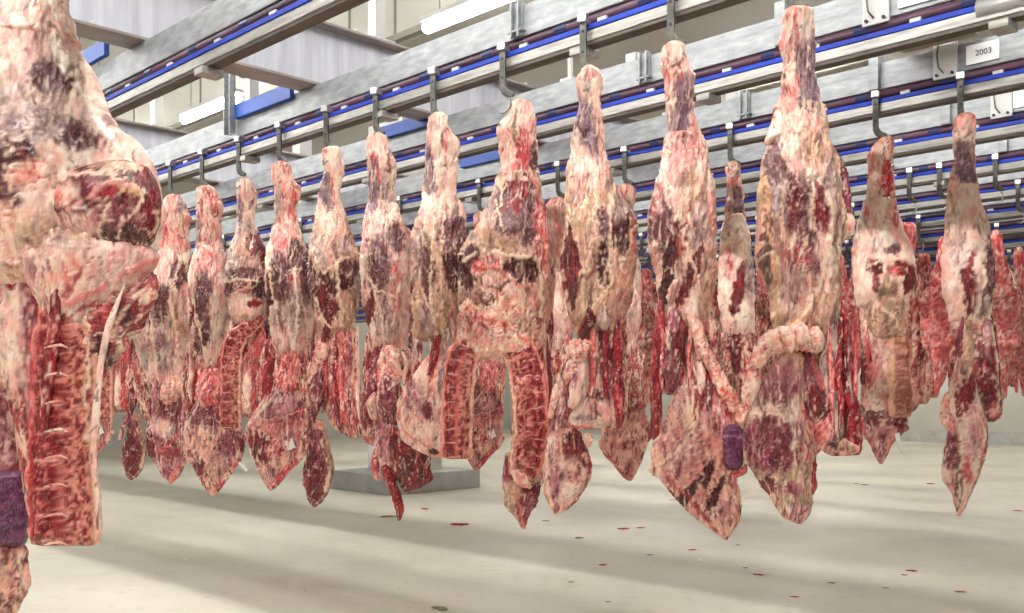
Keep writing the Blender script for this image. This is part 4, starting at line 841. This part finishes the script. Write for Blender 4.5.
c.lobe('thin_cord', path=[(762,484,.5),(750,494,.5),(740,504,.5)], tis='cream', y=-.05, fold=0, spm=.6, rag=0)
c.lobe('red_tip', path=[(812,470,2),(815,485,2.5),(813,494,1.5)], tis='red', y=-.05)
c.strips(826,858,320,440,4,-.02)
c.lobe('loin', [(325,775,836),(350,772,838),(380,780,842),(410,800,846),(440,812,852)], 'web', th=.3, y=.03, tmax=.05)

# ================= D963
c = H['D963'] = Carcass('pale smaller hindquarter at the right with bright red slit and long tapering tail', 967, D_, 112, sp=.0085)
c.lobe('shank', [(113,958,974),(120,955,975),(132,953,974),(145,954,974),(160,955,974),(175,952,975),(192,949,978)], 'gristle', pat=[(963,168,8,24,8,'shank'),(964,130,9,12,0,'cream',.5)])
c.lobe('thigh', [(182,951,976),(200,948,979),(218,947,984),(238,946,988),(260,944,992),(282,944,993),(305,948,990),(325,951,988)], 'cream', pat=[(985,270,8,34,-6,'purple'),(952,250,5,40,0,'silver',.7),(963,262,4,9,-8,'red'),(962,292,6,22,6,'muscle'),(974,300,6,24,8,'silver'),(970,225,8,24,0,'cream')], st=[([(970,245),(976,280),(970,320)],2,CR,3)])
c.lobe('muscle_block', [(318,972,992),(335,971,996),(355,970,998),(380,971,999),(400,974,1001),(415,980,1001),(421,986,996)], 'muscle', th=.5, y=-.01, tmax=.06, pat=[(980,335,8,22,0,'silver'),(994,410,8,8,0,'pink')], st=[([(990,325),(994,370),(996,410)],2,CR,4)])
c.lobe('sinew', path=[(966,320,5),(966,345,8),(964,365,8),(960,385,4)], tis='tan', y=-.03)
c.lobe('fatty_knob', path=[(950,392,4),(946,406,5),(945,418,5),(950,430,3)], tis='ruffle', y=-.03)
c.lobe('flank', [(355,958,966),(370,953,971),(385,950,976),(400,950,980),(415,950,985),(428,948,988),(442,946,987),(455,944,985),(468,941,981),(480,943,977),(492,951,971),(505,954,966),(516,957,961)], 'fat', th=.3, y=-.04, tmax=.045,
  pat=[(964,395,9,22,-22,'red'),(949,448,7,18,0,'purple'),(951,425,5,8,0,'pink'),(970,440,10,22,0,'silver',.4),(965,470,5,14,10,'scarlet',.8),(957,480,3,26,0,'dark',.8)], st=[([(985,425),(985,440),(976,480),(964,512)],2.2,(170,24,44),4),([(958,420),(958,470),(957,505)],1.8,CR,4)])
c.lobe('loin', [(305,950,990),(340,950,997),(370,949,999),(395,951,1000),(412,964,1001),(422,976,998)], 'web', th=.35, y=.0, tmax=.06, pat=[(988,370,10,50,0,'muscle'),(958,350,8,30,0,'fat')])
c.strips(950,985,320,385,4,-.03)

# ================= D883
c = H['D883'] = Carcass('smaller hindquarter at the right with red cut hip, backbone strip and white tag', 882, D_, 134, sp=.0085)
c.lobe('shank', [(135,884,892),(142,877,893),(152,870,893),(160,868,892),(172,869,892),(188,868,893),(205,865,895)], 'gristle', pat=[(880,150,7,12,20,'bone'),(884,180,6,20,0,'scarlet')])
c.lobe('thigh', [(196,866,894),(212,862,897),(230,857,902),(248,854,909),(265,854,914),(280,855,914),(295,856,909),(310,859,906)], 'cream', pat=[(894,212,5,22,-14,'pink'),(862,205,3,16,10,'pink'),(886,252,8,4,20,'purple'),(868,270,6,8,30,'muscle'),(896,272,14,8,-20,'red'),(903,282,7,12,-14,'muscle'),(884,275,8,6,0,'scarlet',.8),(880,290,10,12,0,'tan'),(868,285,4,8,0,'red')], st=[([(862,268),(876,262),(896,262),(910,270)],2,CR,5)])
c.lobe('hip', [(280,872,902),(295,866,905),(310,864,906),(325,868,908),(340,874,908)], 'tan', th=.5, y=-.03, tmax=.06, st=[([(868,300),(890,318),(900,340)],2,CR,4)])
c.lobe('backbone', path=[(898,312,7),(900,335,10),(899,360,11),(899,390,11),(899,418,10)], tis='spine_r', th=.6, y=-.03, pat=[(899,365,14,60,0,'tan',.45)], opt=dict(pitch=4.5), n=3, ends=.4, st=[([(890,330),(891,415)],3,(240,196,160),4)])
c.lobe('fat_strip', path=[(870,300,6),(874,330,8),(879,360,8),(882,390,8),(882,412,6)], tis='fat', th=.7, y=-.01)
c.lobe('muscle_strip', path=[(868,345,2),(866,362,5),(864,385,4)], tis='muscle', y=-.01)
c.lobe('flank', [(392,866,884),(405,858,890),(418,857,906),(428,860,908),(438,866,897),(448,871,890),(458,876,886),(464,879,883)], 'silver', th=.3, y=.0, tmax=.035, pat=[(870,412,9,14,10,'muscle',.8),(898,422,10,5,0,'purple'),(882,440,7,10,0,'silver')], st=[([(858,420),(868,440),(880,462)],1.8,(216,120,130),3),([(892,430),(884,455)],2.4,(240,150,140),3)])
c.tagstrip([(897,433),(899,444),(904,454)], 4.5, 'white strip tag hanging at the bottom', y=-.04)
c.lobe('loin', [(298,858,908),(330,862,908),(360,864,908),(390,862,908),(415,860,906)], 'fat', th=.35, y=.0, tmax=.05, pat=[(868,360,8,30,0,'scarlet',.6)])
c.strips(862,888,320,395,3,-.015)

# ================= D733
c = H['D733'] = Carcass('smaller pale hindquarter seen in the gap left of the tallest one', 736, D_, 160, sp=.009)
c.lobe('shank', [(161,729,738),(168,725,740),(180,727,741),(192,727,742),(205,726,744),(220,724,746)], 'gristle', pat=[(735,208,6,18,0,'shank')])
c.lobe('thigh', [(212,726,744),(228,723,747),(250,720,750),(275,718,753),(300,719,754),(325,722,754),(345,726,752)], 'cream', pat=[(736,290,6,24,-12,'muscle'),(747,280,5,24,0,'silver'),(726,265,4,14,0,'pink')])
c.lobe('loin', [(330,722,754),(355,722,758),(380,724,758),(405,726,756),(425,730,752)], 'web', th=.5, y=-.01, pat=[(734,345,6,26,0,'muscle')])
c.lobe('flank', [(400,728,752),(420,722,756),(440,720,754),(455,728,748),(468,734,742)], 'flank', th=.3)

# ---------------------------------------------------------------- hooks of the hero row
names = {'H1':'left end of the front row','H2':'second from the left end of the front row','H3':'above the hindquarter with the dark round cavity','H4':'above the hindquarter with the square white tag','H5':'above the hindquarter with the crimson hollow','H6':'above the hindquarter with the glossy crimson flap','H7':'above the hindquarter with the fan shaped flank','H8':'above the hindquarter with the split backbone arch','H9':'above the tan hindquarter with rounded flank','H10':'above the hindquarter with the wide ragged flank','H11':'above the tallest hindquarter','D963':'above the smaller hindquarter with the red slit','D883':'above the smaller hindquarter with the backbone strip','D733':'above the small pale hindquarter in the gap','Z1':'above the largest hindquarter, out at the top left','Z2':'above the hindquarter cut by the left edge'}
for k_, t in names.items():
    dx = 0
    hook(H[k_].x-.03, H[k_].d, 'dark iron meat hook ' + t)

# ---------------------------------------------------------------- more carcasses, copies of the ones above
def repeat(src, x, d, label, rz=0, dz=0, group=None, hooklab=None, drop=()):
    r = copy_tree(H[src].root)
    r.location = (x, d-.03, H[src].topz+dz); r.rotation_euler = (0, 0, math.radians(45+rz)); r['label'] = label
    if group: r['group'] = group
    h = hook(x-.03, d, hooklab or 'meat hook on a rear rail among the distant carcasses', None if hooklab else 'hooks of the distant carcasses')
    return r
repeat('H5', row_x(146, B_), B_, 'hindquarter half hidden between the largest one and the leftmost complete one', 20)
repeat('H3', row_x(120, B_), B_, 'hindquarter behind the right edge of the largest one, backbone strip in view', -15)
repeat('H4', row_x(97, B_), B_, 'front row hindquarter mostly behind the largest one, white tag below', 10)
for i, (px, src, rz, lab) in enumerate(((168,'H6',15,'rear hindquarter filling the gap left of the leftmost complete one'),(228,'H1',-20,'rear hindquarter behind the second and third complete ones'),(305,'H2',200,'rear hindquarter in the gap right of the one with the square tag'),(404,'H2',25,'rear hindquarter behind the one with the crimson flap'),(484,'H4',12,'rear hindquarter whose pale flank hangs inside the backbone arch'),(563,'H2',160,'rear pale hindquarter in the gap right of the split-backed one'),
        (630,'H4',200,'rear hindquarter with flank tip right of the tan one'))):
    repeat(src, row_x(px, D_), D_, lab, rz, -.01, hooklab='hook of the ' + lab.replace('rear hindquarter ', 'rear one '))

# forequarters far back: ribbed, shorter
c = H['F1'] = Carcass('red ribbed forequarter hanging behind the rightmost hindquarter, at its right side', 1000, ROWS['F'], 229, name='beef_forequarter', sp=.012)
c.lobe('shank', [(230,992,1000),(240,990,1002),(255,991,1005),(270,993,1010),(285,992,1012),(300,990,1014)], 'pink', pat=[(998,262,8,30,0,'scarlet',.6)])
c.lobe('shoulder', [(280,992,1012),(292,988,1020),(305,984,1022),(320,983,1022),(335,984,1020),(350,988,1018)], 'rib', th=.5, tmax=.09, ff=(.2,.2))
c.lobe('ribs', path=[(990,310,6),(990,330,8),(995,355,8),(1001,378,6),(1004,388,4)], tis='rib', th=.6, y=-.03)
c.lobe('ribs', path=[(1012,300,8),(1008,325,9),(1005,350,6),(1004,378,4),(1005,398,2)], tis='pink', th=.5, y=.02)
hook(c.x-.03, c.d, 'dark iron meat hook above the ribbed forequarter behind the rightmost hindquarter')
c = H['F2'] = Carcass('pale pink forequarter hanging in the gap left of the ragged flank hindquarter', 645, ROWS['G'], 268, name='beef_forequarter', sp=.012)
c.lobe('shank', [(269,641,650),(280,640,652),(292,641,652),(305,640,655)], 'pink')
c.lobe('shoulder', [(298,641,654),(312,636,658),(330,634,662),(350,633,662),(368,636,660),(380,640,656)], 'web', th=.6, tmax=.09)
c.lobe('flank', [(360,636,652),(378,634,656),(392,636,654),(404,642,650)], 'flank', th=.4, y=-.03)
c.lobe('ribs', path=[(656,345,5),(657,365,6),(655,388,4),(653,398,2)], tis='rib', th=.6, y=.0)
hook(c.x-.03, c.d, 'dark iron meat hook above the pale pink forequarter in the gap')
def fore(px, row, rz, lab, dz=0, grp=None, src='F1'):
    r = repeat(src, row_x(px, ROWS[row]), ROWS[row], lab, rz, dz, grp)
    return r
fore(944,'F',190,'red ribbed forequarter behind the rightmost hindquarter, at its left side')
fore(1022,'G',20,'ribbed forequarter cut by the right frame edge')
fore(914,'F',165,'pink forequarter between the two smaller hindquarters at the right', -.02, src='F2')
fore(843,'F',-20,'ribbed forequarter showing right of the tallest hindquarter', -.04)
fore(856,'G',200,'red shanked forequarter left of the hindquarter with the backbone strip')
fore(762,'G',30,'pale forequarter showing in the gap left of the tallest hindquarter', src='F2')
fore(548,'F',-10,'pink forequarter showing right of the backbone arch', src='F2')
fore(700,'F',15,'ribbed forequarter behind the hindquarter with the ragged flank')
fore(787,'F',15,'ribbed forequarter behind the tallest hindquarter')
G_ = 'distant carcasses on the rear rails'
GL = 'distant red beef carcass hanging on a rear rail of the hall'
rr = random.Random(3)
for row, pxs in (('H',(560,652,668,742,768,835,868,922,936,985,1010)),('I',(640,660,720,752,778,850,905,928,1000,1018)),('J',(648,735,765,842,912,927,990)),('K',(655,760,850,918,1012))):
    last = -99
    for p in pxs:
        xx = row_x(p, ROWS[row])
        if xx-last < .4: continue
        last = xx
        fore(p, row, rr.uniform(-60, 60)+rr.choice((0,180)), GL, rr.uniform(-.05,.02), G_, src='F1' if rr.random() < .4 else 'F2')

# ---------------------------------------------------------------- scraps on the floor
def scrap(px, py, r, lab, mat='scrap', grp='meat scraps on the floor', name='meat_scrap', sq=1.6, s_=0):
    dep = CAMZ*F/(py-HY); right = (px-CX)/F*dep
    x = (right-dep)*SQ; y = (right+dep)*SQ; rad = r/F*dep
    rnd = random.Random(px*7+py)
    bm = bmesh.new(); bmesh.ops.create_icosphere(bm, subdivisions=2, radius=1)
    ph = [rnd.uniform(0, 6) for _ in range(4)]
    for v in bm.verts:
        a = math.atan2(v.co.y, v.co.x); k = 1+.25*math.sin(2*a+ph[0])+.18*math.sin(3*a+ph[1])+.1*math.sin(5*a+ph[2])
        v.co = Vector((v.co.x*k*rad*sq, v.co.y*k*rad, max(v.co.z, -.3)*rad*.28+rad*.07*(1+.4*math.sin(4*v.co.x+ph[3]))))
    me = bpy.data.meshes.new(name); bm.to_mesh(me); bm.free(); me.materials.append(M[mat])
    z0 = min(v.co.z for v in me.vertices)
    for v in me.vertices: v.co.z -= z0
    me.polygons.foreach_set('use_smooth', [True]*len(me.polygons))
    o = bpy.data.objects.new(name, me); link(o); o.location = (x, y, 0); o.rotation_euler = (0, 0, math.radians(45)+rnd.uniform(-.5, .5))
    tag(o, lab, 'scrap', grp)
scrap(460,525,5,'largest red meat scrap on the floor, left of the middle hindquarter tip')
scrap(603,565,3.2,'dark red scrap on the floor right of the lowest rounded flank')
for px, py, r in ((546,521,2),(579,538,3),(623,529,3.5),(641,528,2.5),(693,550,2.5),(759,575,3),(745,568,2),(832,583,3),(857,484,2),(912,571,3.5),(865,485,2),(961,477,0),(930,484,2.4),(1018,511,2.5),(904,575,2),(886,588,2),(960,592,3),(425,509,3),(608,602,2),(571,582,1.6),(650,555,2),(795,597,2.5),(672,500,1.5),(738,545,1.6)):
    if r: scrap(px, py, r, 'small red meat scrap lying on the pale floor')
scrap(388,517,5,'greenish scrap on the floor below the crimson flap', 'green_scrap', None, 'floor_scrap')
scrap(440,609,6,'greenish smear at the bottom edge of the photo, left of centre', 'green_scrap', None, 'floor_scrap')
for px, py in ((688,549),(860,583),(700,560),(720,470),(880,455),(990,470),(940,455),(760,470),(640,520),(300,585),(185,560),(520,560),(830,480)):
    scrap(px, py, 1.3, 'tiny white fat crumb on the floor', 'pale_scrap', 'white crumbs on the floor', 'fat_crumb')
# ---------------------------------------------------------------- further lights, camera, look
n = 0
for d, z, xs in ((9.9,3.18,(-17,-13.15,-9.3,-5.45,-1.6)),(13.9,3.33,(-17,-13.15,-9.3,-5.45,-1.6)),(17.9,3.33,(-17,-13.15,-9.3,-5.45,-1.6)),(21.9,3.33,(-17,-11.2,-5.45)),(5.3,2.98,(-13.45,-1.9)),(-1.7,3.3,tuple(-13.4+1.72*k_ for k_ in range(10))),(1.3,3.2,tuple(-15.1+1.72*k_ for k_ in range(12)))):  # row short of the rails is added, unseen, to light the meat fronts
    for x in xs: tube_light(x, d, z, 'unseen fluorescent light under the ceiling of the hall', 'fluorescent lights farther off', 1.6)
w = bpy.data.worlds.new('hall_fill'); bpy.context.scene.world = w; w.use_nodes = True  # even white fill added through the hall's open side, no daylight source
w.node_tree.nodes['Background'].inputs[0].default_value = (1, .985, .96, 1); w.node_tree.nodes['Background'].inputs[1].default_value = .22
cam = bpy.data.cameras.new('camera'); co = bpy.data.objects.new('camera', cam); C.objects.link(co)
co.location = (0, 0, CAMZ); co.rotation_euler = (math.radians(90), 0, math.radians(45))
cam.sensor_width = 36; cam.lens = F/1024*36; cam.shift_y = 83.5/1024; cam.clip_end = 200
sc = bpy.context.scene; sc.camera = co
sc.view_settings.view_transform = 'Standard'; sc.view_settings.look = 'None'; sc.view_settings.gamma = 1; sc.view_settings.exposure = 0.54
sc.view_settings.use_curve_mapping = False
sc.cycles.max_bounces = 6; sc.cycles.diffuse_bounces = 4
